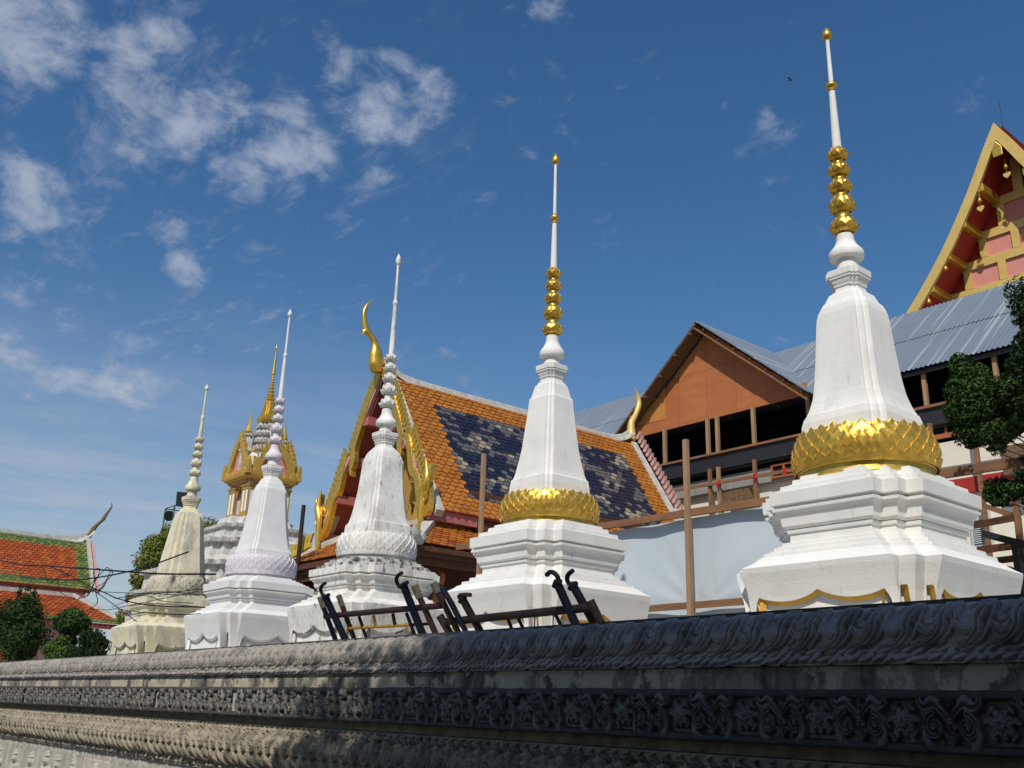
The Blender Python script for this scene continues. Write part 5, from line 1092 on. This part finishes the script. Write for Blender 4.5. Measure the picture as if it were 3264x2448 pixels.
# timber framing at the far right
fr = thing('timber_framing', 'dark brown timber framing of posts, rails and braces right of the nearest stupa', 'scaffolding', (-5.4, 13, TZ))
for nm, p, q, w, h in (('post', (-5.42, 13.0, TZ - .03), (-5.36, 13.0, 4.75), .07, .07), ('rail', (-6.25, 12.94, 4.18), (-5.40, 12.94, 4.24), .05, .085), ('rail', (-6.25, 12.94, 3.86), (-4.6, 12.94, 3.90), .05, .09), ('rail', (-6.25, 12.94, 3.69), (-4.6, 12.94, 3.75), .05, .08), ('brace', (-5.95, 13.06, 4.54), (-5.38, 13.06, 4.26), .05, .07), ('brace', (-5.85, 13.06, 3.70), (-5.2, 13.06, 3.46), .05, .08), ('rail', (-5.5, 12.94, 3.45), (-4.4, 12.94, 3.48), .05, .08), ('rail', (-5.45, 12.94, 4.60), (-4.2, 12.94, 4.66), .05, .09)):
    b = MB(); b.bar(p, q, w, h); b.build(nm, 'wood_dark' if nm == 'rail' else 'wood_raw_h', fr)
bb = MB(); bb.bar((-5.70, 12.7, 4.03), (-5.1, 12.7, 3.80), .07, .09); bb.bar((-5.33, 12.72, TZ - .03), (-5.33, 12.72, 3.86), .075, .075); tag(bb.build('black_beam', 'black_beam'), 'short black beam on a black post at the right edge of the timber framing', 'beam')
# ------------------------------------------------------------------ scaffold frames leaning on the wall
def ext(a, c, k):                                         # carry a pipe on below its visible end, down to the terrace
    a = Vector(a); c = Vector(c); d = c - a; return tuple(c + d * ((TZ + .02 - c.z) / d.z))
def pipe(name, pts, r, m, parent, n=12):
    b = MB(); b.tube(pts, r, n); return b.build(name, m, parent, smooth=True, angle=50)
def hook(pts, r, m, parent):
    b = MB(); b.tube(smoothpath(pts, 6), r, 8); return b.build('hook', m, parent, smooth=True, angle=60)
G_SC = 'scaffold frames leaning on the wall'
sa = thing('steel_scaffold', 'rusty scaffold frame with a yellow rung leaning on the wall before the mouldy stupa', 'scaffold', (-9.2, 5.9, TZ), G_SC)
a, c = (-10.263, 5.648, 2.84), (-10.25, 5.889, 2.385); c = ext(a, c, 1)
l = pipe('leg', [a, c], .029, 'pipe_blue', sa); pipe('sleeve', [(-10.264, 5.640, 2.855), (-10.262, 5.70, 2.74)], .032, 'pipe_zinc', l)
a, c = (-9.871, 5.672, 2.832), (-9.865, 5.907, 2.388); c = ext(a, c, 1); l = pipe('leg', [a, c], .029, 'pipe_rust', sa); pipe('sleeve', [(-9.871, 5.662, 2.85), (-9.870, 5.722, 2.737)], .032, 'pipe_zinc', l)
a, c = (-8.328, 5.654, 2.829), (-8.256, 5.885, 2.392); c = ext(a, c, 1); l = pipe('leg', [a, c], .032, 'pipe_rust', sa); pipe('sleeve', [(-8.330, 5.645, 2.846), (-8.312, 5.71, 2.723)], .040, 'pipe_zinc', l)
pipe('top_bar', [(-10.30, 5.758, 2.645), (-8.0, 5.765, 2.632)], .032, 'pipe_rust', sa)
pipe('rung', [(-9.904, 5.835, 2.496), (-8.64, 5.843, 2.480)], .0165, 'pipe_yellow', sa); pipe('rung', [(-8.64, 5.843, 2.480), (-8.30, 5.845, 2.477)], .016, 'pipe_black', sa)
for p, q, mm in (((-9.583, 5.78, 2.61), (-9.575, 5.884, 2.394), 'pipe_black'), ((-9.279, 5.78, 2.6), (-9.305, 5.832, 2.492), 'pipe_yellow'), ((-8.899, 5.78, 2.6), (-8.921, 5.829, 2.498), 'pipe_black'), ((-8.645, 5.78, 2.6), (-8.629, 5.886, 2.391), 'pipe_black')):
    pipe('strut', [p, q if q[2] > 2.45 else ext(p, q, 1)], .019, mm, sa, 8)
sb_ = thing('steel_scaffold', 'blue scaffold frame with two hooked legs leaning in front of the rusty frame', 'scaffold', (-9.2, 5.8, TZ), G_SC)
for a, c, hk in (((-10.043, 5.60, 2.827), (-9.945, 5.83, 2.391), [(-10.043, 5.60, 2.827), (-10.095, 5.577, 2.87), (-10.088, 5.547, 2.926), (-10.011, 5.529, 2.965), (-9.945, 5.523, 2.975)]),
                 ((-8.455, 5.60, 2.845), (-8.41, 5.827, 2.398), [(-8.455, 5.60, 2.829), (-8.539, 5.595, 2.85), (-8.542, 5.564, 2.905), (-8.493, 5.547, 2.945), (-8.41, 5.538, 2.965)])):
    l = pipe('leg', [a, ext(a, c, 1)], .040, 'pipe_blue', sb_)
    h = hook(hk, [.024] * 6 + [.021] * 12 + [.020] * 7, 'pipe_black', l)
    b = MB(); p = Vector(a); b.tube([p + Vector((-.03, 0, -.012)), p + Vector((.03, -.01, .012)), p + Vector((.085, -.012, .028))], [.034, .028, .020], 8); b.build('hook_socket', 'pipe_blue', l, smooth=True)
pipe('lower_bar', [(-9.93, 5.86, 2.34), (-8.39, 5.86, 2.33)], .024, 'pipe_black', sb_)
sc = thing('steel_scaffold', 'dark scaffold frame with paired hooks leaning before the stupa with gilded scallops', 'scaffold', (-7, 5.9, TZ), G_SC)
pipe('top_bar', [(-8.0, 5.842, 2.482), (-5.93, 5.835, 2.505)], .038, 'pipe_black', sc)
for a, c, rr_ in (((-8.078, 5.80, 2.545), (-8.024, 5.882, 2.398), .038), ((-5.944, 5.813, 2.560), (-5.896, 5.888, 2.387), .038)): pipe('leg', [a, ext(a, c, 1)], rr_, 'pipe_rust' if a[0] < -7 else 'pipe_black', sc)
for p, q in (((-7.058, 5.84, 2.48), (-7.056, 5.885, 2.393)), ((-6.92, 5.84, 2.48), (-6.897, 5.885, 2.393)), ((-6.406, 5.84, 2.48), (-6.389, 5.886, 2.39))): pipe('strut', [p, ext(p, q, 1)], .017, 'pipe_black', sc, 8)
for a, c, hk in (((-6.211, 5.68, 2.712), (-6.159, 5.84, 2.398), [(-6.211, 5.68, 2.712), (-6.18, 5.66, 2.752), (-6.206, 5.64, 2.79), (-6.248, 5.634, 2.802), (-6.304, 5.64, 2.782)]),
                 ((-6.109, 5.77, 2.693), (-6.017, 5.93, 2.392), [(-6.145, 5.76, 2.70), (-6.15, 5.74, 2.743), (-6.12, 5.725, 2.78), (-6.05, 5.71, 2.805)]),
                 ((-7.633, 5.745, 2.673), (-7.546, 5.895, 2.393), [(-7.633, 5.745, 2.673), (-7.675, 5.735, 2.69), (-7.645, 5.725, 2.708), (-7.57, 5.725, 2.708), (-7.488, 5.729, 2.700)])):
    l = pipe('leg', [a, ext(a, c, 1)], .038, 'pipe_blue' if a[0] > -7 else 'pipe_black', sc)
    hook(hk, .021, 'pipe_blue' if a[0] > -7 else 'pipe_rust', l)
    b = MB(); p = Vector(a); b.tube([p + Vector((-.045, 0, -.03)), p + Vector((0, -.004, .0)), p + Vector((.05, -.006, .012))], [.02, .036, .022], 8); b.build('hook_socket', 'pipe_black', l, smooth=True)
sd_ = thing('steel_pipe', 'loose rusty scaffold pipe with zinc sleeve standing between the two frames', 'pipe', (-7.95, 5.8, TZ))
a, c = (-7.991, 5.655, 2.826), (-7.915, 5.812, 2.531); l = pipe('pipe', [a, ext(a, c, 1)], .031, 'pipe_rust', sd_); pipe('sleeve', [(-7.996, 5.645, 2.846), (-7.972, 5.695, 2.752)], .040, 'pipe_zinc', l)
b = MB(); pa, pc = Vector((-7.816, 5.64, 2.786)), Vector((-7.711, 5.85, 2.392)); pc = Vector(ext(pa, pc, 1)); b.tube([pa + Vector((-.035, -.01, .03)), pa + Vector((-.02, 0, 0)), pa.lerp(pc, .3), pc], [.012, .036, .042, .036], 12, flat=.7)
tag(b.build('scaffold_brace', 'pipe_blue', smooth=True), 'flat bright blue scaffold brace leaning beside the loose rusty pipe', 'scaffold brace')

# ------------------------------------------------------------------ trees
def leaves(b, blobs, n, size, m=(0,), shell=.55, squash=1.0, seed=1, rag=.25):
    r = random.Random(seed); vol = [q[3] * q[4] * q[5] for q in blobs]; tot = sum(v ** .72 for v in vol)
    for q, v in zip(blobs, vol):
        cx, cy, cz, rx, ry, rz = q; k = int(n * v ** .72 / tot)
        lump = [(r.uniform(-1, 1), r.uniform(-1, 1), r.uniform(-1, 1), r.uniform(.75, 1.25)) for _ in range(9)]
        for _ in range(k):
            d = Vector((r.gauss(0, 1), r.gauss(0, 1), r.gauss(0, 1))).normalized()
            g = 1.0
            for lx, ly, lz, lw in lump: g += rag * (lw - 1) * max(0, d.dot(Vector((lx, ly, lz)).normalized())) ** 3 * 3
            t = (shell + (1 - shell) * r.random() ** .6) * g
            p = Vector((cx + d.x * rx * t, cy + d.y * ry * t, cz + d.z * rz * t))
            a = (d + Vector((r.gauss(0, .6), r.gauss(0, .6), r.gauss(0, .6) + .35))).normalized()
            u = a.cross(Vector((r.gauss(0, 1), r.gauss(0, 1), r.gauss(0, 1)))).normalized(); w = a.cross(u)
            s = size * r.uniform(.6, 1.3); L = u * s; H = w * s * .42; up = a * s * .16
            mi = m[int(r.random() * len(m))]
            b.add([p - L, p + H + up * .4, p + L, p - H + up * .4, p + up * -.6], [(0, 4, 1), (4, 2, 1), (0, 3, 4), (4, 3, 2)], mi)
def limbs(base, tips, r0, seed=1):
    b = MB(); r = random.Random(seed); fork = Vector(base) + Vector((0, 0, (sum(t[2] for t in tips) / len(tips) - base[2]) * .45))
    b.tube(smoothpath([base, Vector(base).lerp(fork, .5) + Vector((r.uniform(-.05, .05), r.uniform(-.05, .05), 0)), fork], 4), [r0 * (1 - .04 * i) for i in range(9)], 8)
    for t in tips:
        q = Vector(t); mid = fork.lerp(q, .5) + Vector((r.uniform(-.12, .12), r.uniform(-.12, .12), r.uniform(0, .15)))
        pth = smoothpath([fork - Vector((0, 0, .05)), mid, q], 4); b.tube(pth, list(np.linspace(r0 * .6, r0 * .12, len(pth))), 6)
    return b
def tree(name, label, cat, base, blobs, n, size, mats_, seed, m=(0,), r0=.08, group=None, shell=.5, rag=.25):
    t = thing(name, label, cat, base, group)
    b = MB(); leaves(b, blobs, n, size, m, seed=seed, shell=shell, rag=rag); b.build('crown', mats_, t, fix=False)
    limbs(base, [(q[0], q[1], q[2]) for q in blobs], r0, seed).build('trunk', 'bark', t, smooth=True); return t
tree('clipped_tree', 'dark green clipped tree with bushy pointed crown right of the nearest stupa', 'tree', (-3.3, 11.3, TZ),
     [(-4.97, 11, 5.74, .12, .14, .16), (-4.93, 11, 5.56, .19, .2, .2), (-4.98, 11, 5.38, .21, .22, .22), (-4.74, 11, 5.50, .14, .2, .18), (-4.78, 11, 5.32, .24, .26, .24), (-5.02, 11, 5.18, .20, .22, .18), (-4.62, 11, 5.24, .20, .26, .2), (-4.83, 11, 5.12, .28, .28, .22), (-4.60, 11, 5.04, .26, .26, .18), (-4.90, 11.05, 4.92, .22, .2, .15), (-4.70, 11, 4.86, .24, .22, .15), (-4.95, 11.05, 4.78, .10, .12, .08), (-4.68, 11.05, 4.70, .10, .12, .08), (-4.52, 11, 4.88, .16, .2, .13)], 19000, .030, ['leaf_dark', 'leaf_deep'], 3, m=(0, 0, 1), r0=.03, shell=.25, rag=.55)
tree('clipped_tree', 'tall dark clipped tree cut off by the right edge of the picture', 'tree', (-3.2, 10.8, TZ),
     [(-4.08, 10.9, 6.30, .20, .25, .24), (-4.02, 10.9, 6.05, .24, .28, .26), (-4.04, 10.9, 5.80, .28, .30, .26), (-4.14, 10.9, 5.55, .28, .30, .24), (-4.22, 10.9, 5.32, .30, .3, .22), (-4.36, 10.9, 5.16, .22, .25, .16), (-4.15, 10.9, 5.04, .30, .3, .18), (-4.3, 10.9, 4.90, .18, .2, .12), (-3.7, 10.9, 5.6, .5, .5, .8)], 18000, .032, ['leaf_deep', 'leaf_dark'], 4, m=(0, 0, 1), r0=.03, shell=.25, rag=.5)
tree('clipped_tree', 'low leafy branch pads hanging in front of the dark timber framing', 'tree', (-3.6, 11.5, TZ),
     [(-4.80, 11.3, 4.30, .16, .16, .09), (-4.93, 11.3, 4.20, .12, .14, .08), (-4.84, 11.3, 4.12, .12, .12, .07), (-4.62, 11.3, 4.24, .18, .16, .11), (-4.5, 11.3, 4.36, .12, .15, .08), (-4.40, 11.3, 4.55, .14, .15, .08), (-4.42, 11.3, 3.98, .14, .15, .09), (-4.52, 11.3, 4.06, .10, .12, .07)], 6000, .028, ['leaf_dark', 'leaf_deep'], 5, m=(0, 0, 1), r0=.02, shell=.15, rag=.5)
tree('flowering_tree', 'sunlit green tree dotted with small orange blossoms behind the cream stupa', 'tree', (-40, 14.6, TZ),
     [(-39.6, 14.9, 8.15, .7, .75, .6), (-39.6, 14.3, 7.55, .7, .7, .65), (-39.5, 14.0, 6.95, .7, .65, .6), (-39.7, 14.9, 7.1, .8, .8, .8), (-39.5, 13.75, 6.2, .6, .5, .5), (-39.5, 13.55, 5.4, .5, .5, .4), (-39.6, 14.2, 5.6, .8, .8, .8), (-39.5, 13.4, 4.7, .45, .45, .35), (-39.8, 15.6, 8.3, .6, .7, .5), (-39.8, 16.4, 8.5, .7, .8, .45)], 17000, .085, ['leaf_bright', 'leaf_mid', 'blossom'], 6, m=(0, 0, 0, 0, 1, 1, 2), r0=.18, shell=.35, rag=.5)
tree('leafy_tree', 'distant green tree top just visible beyond the low wall right of the pavilion', 'tree', (-42, 22, TZ), [(-42, 21.6, 7.9, 1.2, 1.4, .8), (-41.6, 22.8, 7.8, 1.2, 1.2, .7)], 3500, .11, ['leaf_bright', 'leaf_mid'], 8, m=(0, 1), r0=.15)
tree('shrub', 'dark shrub with long upright shoots beside the red parasol', 'shrub', (-30.9, 7.5, TZ),
     [(-31.7, 7.6, 4.05, .75, .6, .42), (-30.9, 7.6, 3.75, .7, .6, .45), (-31.9, 7.6, 3.35, .8, .6, .45), (-30.4, 7.6, 3.25, .75, .6, .4), (-31.2, 7.6, 2.9, .9, .6, .4), (-32.2, 7.6, 4.55, .09, .1, .35), (-31.35, 7.6, 4.55, .08, .1, .32), (-32.7, 7.6, 3.7, .6, .5, .6), (-30.2, 7.6, 3.9, .22, .25, .2), (-31.0, 7.6, 4.3, .25, .3, .2), (-30.55, 7.6, 4.45, .05, .08, .3), (-29.8, 7.6, 3.5, .25, .3, .2)], 13000, .055, ['leaf_deep', 'leaf_dark'], 9, m=(0, 0, 0, 1), r0=.06, shell=.15, rag=.6)
tree('shrub', 'dark green bushy shrub before the lower tiled roof of the far temple', 'shrub', (-26.4, 7.5, TZ),
     [(-26.6, 7.6, 3.62, .42, .4, .26), (-26.1, 7.6, 3.50, .40, .4, .25), (-26.9, 7.6, 3.40, .34, .35, .2), (-26.3, 7.6, 3.30, .45, .4, .2), (-26.25, 7.6, 3.02, .18, .2, .2)], 7000, .05, ['leaf_dark', 'leaf_deep'], 10, m=(0, 0, 1), r0=.05, shell=.15, rag=.6)
tree('shrub', 'small leafy shrub low on the wall between the two darker shrubs', 'shrub', (-26.7, 7.2, TZ),
     [(-26.9, 7.4, 2.80, .34, .3, .22), (-26.4, 7.4, 2.86, .3, .3, .2), (-26.15, 7.4, 2.98, .16, .2, .16), (-26.5, 7.4, 2.60, .5, .3, .2), (-25.8, 7.4, 2.66, .35, .3, .2)], 5000, .05, ['leaf_mid', 'leaf_dark'], 12, m=(0, 1, 1), r0=.03, shell=.2)
tree('shrub', 'small rounded dark shrub next to the foot of the cream stupa', 'shrub', (-24.7, 7.5, TZ),
     [(-24.5, 7.5, 2.98, .38, .35, .26), (-24.0, 7.5, 2.92, .34, .3, .24), (-24.5, 7.5, 2.66, .45, .35, .2), (-23.95, 7.5, 2.62, .4, .3, .2), (-25.1, 7.5, 2.62, .4, .3, .22)], 8000, .045, ['leaf_deep'], 11, r0=.04, shell=.15, rag=.6)

# ------------------------------------------------------------------ cables
# traced from image pixels, then scaled about the camera so shadows miss the wall
G_C = 'cables crossing in front of the far temple'
CB = [([(-17.508, 3.970), (-9.545, 2.788), (-7.852, 2.581), (-6.755, 2.461), (-5.927, 2.371), (-5.448, 2.321), (-4.727, 2.260)], 0.0049, 'cable_black', 'thick black bundled cable, highest of those crossing the far temple roof'),
      ([(-17.508, 3.474), (-9.466, 2.686), (-8.474, 2.549), (-7.494, 2.449), (-6.863, 2.403), (-6.204, 2.382), (-5.658, 2.385), (-5.107, 2.409)], 0.0045, 'cable_grey', 'sagging grey cable crossing the green border of the far temple roof'),
      ([(-7.823, 2.584), (-7.301, 2.481), (-6.796, 2.365), (-6.359, 2.278), (-6.072, 2.222), (-5.553, 2.155), (-4.786, 2.099)], 0.0035, 'cable_black', 'black cable slanting down across the cream stupa pedestal'),
      ([(-6.790, 2.350), (-6.440, 2.272), (-5.708, 2.073)], 0.0027, 'cable_black', 'steep thin cable ending on the stepped base of the cream stupa'),
      ([(-6.130, 2.228), (-5.754, 2.222), (-5.244, 2.204), (-4.815, 2.190)], 0.0022, 'cable_black', 'thin cable passing below the lotus collar of the cream stupa'),
      ([(-6.023, 2.158), (-5.536, 2.111), (-5.049, 2.076), (-4.786, 2.067)], 0.0022, 'cable_black', 'lowest thin cable across the cream stupa pedestal'),
      ([(-6.816, 2.268), (-6.665, 2.283), (-6.516, 2.336), (-6.487, 2.391), (-6.522, 2.441), (-6.548, 2.426), (-6.542, 2.344), (-6.706, 2.274)], 0.0024, 'cable_black', 'narrow hanging loop of cable against the sky left of the cream stupa'),
      ([(-6.525, 2.184), (-6.437, 2.225), (-6.434, 2.304), (-6.323, 2.336), (-6.233, 2.385), (-6.250, 2.417), (-6.327, 2.429), (-6.443, 2.411), (-6.597, 2.327), (-6.793, 2.268)], 0.0024, 'cable_black', 'wide hanging loop of cable against the sky left of the cream stupa'),
      ([(-7.820, 2.581), (-7.715, 2.499), (-7.473, 2.415), (-7.292, 2.464), (-7.126, 2.443), (-7.271, 2.432), (-7.251, 2.353), (-7.044, 2.292), (-6.814, 2.263)], 0.0022, 'cable_black', 'curly slack cable hanging over the far temple tiles'),
      ([(-6.691, 2.336), (-6.390, 2.289), (-6.067, 2.257), (-4.786, 2.155)], 0.0020, 'cable_black', 'thin cable running into the lower edge of the cream lotus collar'),
      ([(-6.460, 2.181), (-6.119, 2.158), (-5.728, 2.163), (-4.786, 2.175)], 0.0020, 'cable_grey', 'thin grey cable level with the far temple hip ridge'),
      ([(-6.046, 2.167), (-5.570, 2.204), (-5.226, 2.152), (-4.815, 2.117)], 0.0020, 'cable_black', 'thin bowed cable crossing the cream stupa cornice')]
for k, (pts, r_, mm, lb) in enumerate(CB):
    y = 2.0 - .005 * k; b = MB(); b.tube(smoothpath([(x, y + (.015 * math.sin(i * 2.1) if k in (6, 7, 8) else 0), z) for i, (x, z) in enumerate(pts)], 8), r_, 6)
    tag(b.build('cable', mm, smooth=True), lb, 'cable', G_C)

# ------------------------------------------------------------------ light mast behind the cream stupa
lm = thing('light_mast', 'green lattice light mast with floodlight and loudspeaker behind the cream stupa', 'light mast', (-43.4, 16.2, TZ))
b = MB(); xs_m = [(-44.0, 15.85), (-42.9, 15.85), (-42.9, 16.75), (-44.0, 16.75)]
for x, y in xs_m: b.tube([(x, y, TZ - .03), (x, y, 10.02)], .035, 6)
for z in (5.0, 6.4, 7.8, 9.0, 10.0):
    for i in range(4): b.tube([(*xs_m[i], z), (*xs_m[(i + 1) % 4], z)], .025, 6)
for z0, z1 in ((5, 6.4), (6.4, 7.8), (7.8, 9), (9, 10)):
    for i in range(4): b.tube([(*xs_m[i], z0), (*xs_m[(i + 1) % 4], z1)], .018, 5)
b.build('lattice', 'tower_green', lm)
b = MB(); c0 = Vector((-42.85, 16.2, 10.35)); ax = Vector((.75, -.45, -.25)).normalized(); rt_ = ax.cross(Vector((0, 0, 1))).normalized(); upv = rt_.cross(ax)
loops = [[c0 + ax * d + rt_ * sx * w + upv * sy * w for sx, sy in ((-1, -1), (1, -1), (1, 1), (-1, 1))] for d, w in ((-.22, .16), (0, .30), (.10, .32), (.12, .32))]
b.loft(loops); fl = b.build('floodlight', 'lamp_grey', lm, bevel=.02)
b = MB(); b.loft([[c0 + ax * d + rt_ * sx * .28 + upv * sy * .28 for sx, sy in ((-1, -1), (1, -1), (1, 1), (-1, 1))] for d in (.122, .13)]); b.build('lamp_glass', 'glass_dark', fl)
b = MB(); c1 = Vector((-43.35, 15.85, 9.6)); b.tube([c1 + ax * d for d in (-.25, -.1, .0, .12, .16)], [.05, .08, .12, .22, .24], 12); b.build('loudspeaker', 'cable_black', lm, smooth=True)

# ------------------------------------------------------------------ bird
b = MB(); bx, by, bz = -19.0, 30.0, 26.73
b.tube([(bx - 0.088, by, bz + 0.017), (bx - 0.028, by, bz), (bx + 0.033, by, bz), (bx + 0.077, by, bz + 0.017)], [.006, .028, .028, .008], 8)
for s in (-1, 1):
    b.add([(bx + 0.028, by, bz + 0.011), (bx - 0.033, by, bz + 0.011), (bx - 0.055, by + s * 0.088, bz + 0.094), (bx - 0.022, by + s * 0.149, bz + 0.110), (bx + 0.017, by + s * 0.083, bz + 0.099)], [(0, 1, 2), (0, 2, 4), (2, 3, 4)])
tag(b.build('bird', 'bird_grey', fix=False), 'tiny dark bird flying in the open sky', 'bird')

# ------------------------------------------------------------------ hall and tree added unseen behind the viewer to shade the wall's right part
sh_ = thing('added_shade_hall', 'added unseen flat-roofed hall behind the viewer, shading the carved wall', 'building', (6, -7, 0))
b = MB(); b.box(-1.7, 26, -10, -2.2, -.03, 11.7); b.build('wall', 'wall_tan', sh_)
b = MB(); b.box(-1.8, 26.1, -10.1, -2.1, 11.702, 12.0); b.build('roof_slab', 'concrete', sh_)
for z in (1.2, 4.6, 8.0):
    for x in (0, 4, 8, 12):
        b = MB(); b.box(x, x + 1.2, -2.199, -2.16, z, z + 1.9); b.build('window', 'glass_dark', sh_)
st_ = thing('added_shade_tree', 'added unseen leafy tree behind the viewer, dappling the carved wall with shade', 'tree', (-3.4, -2.8, -.02))
b = MB()
leaves(b, [(-2.1, -2.4, 9.9, 1.3, 1.2, 1.9), (-2.6, -2.4, 8.0, 1.4, 1.2, 1.6)], 9000, .12, (0, 1), shell=.05, seed=14, rag=.3)
leaves(b, [(-3.5, -2.4, 9.6, 1.4, 1.2, 1.8), (-3.6, -2.4, 8.0, 1.4, 1.2, 1.4)], 3200, .12, (0, 1), shell=.05, seed=15, rag=.5)
leaves(b, [(-4.8, -2.4, 9.2, 1.3, 1.2, 1.5), (-4.9, -2.4, 7.8, 1.3, 1.2, 1.2)], 1100, .12, (0, 1), shell=.05, seed=16, rag=.6)
b.build('crown', ['leaf_mid', 'leaf_dark'], st_, fix=False)
limbs((-3.4, -2.8, -.02), [(-2.1, -2.4, 9.9), (-3.5, -2.4, 9.4), (-4.8, -2.4, 9.0), (-2.6, -2.4, 8.0)], .22, 14).build('trunk', 'bark', st_, smooth=True)
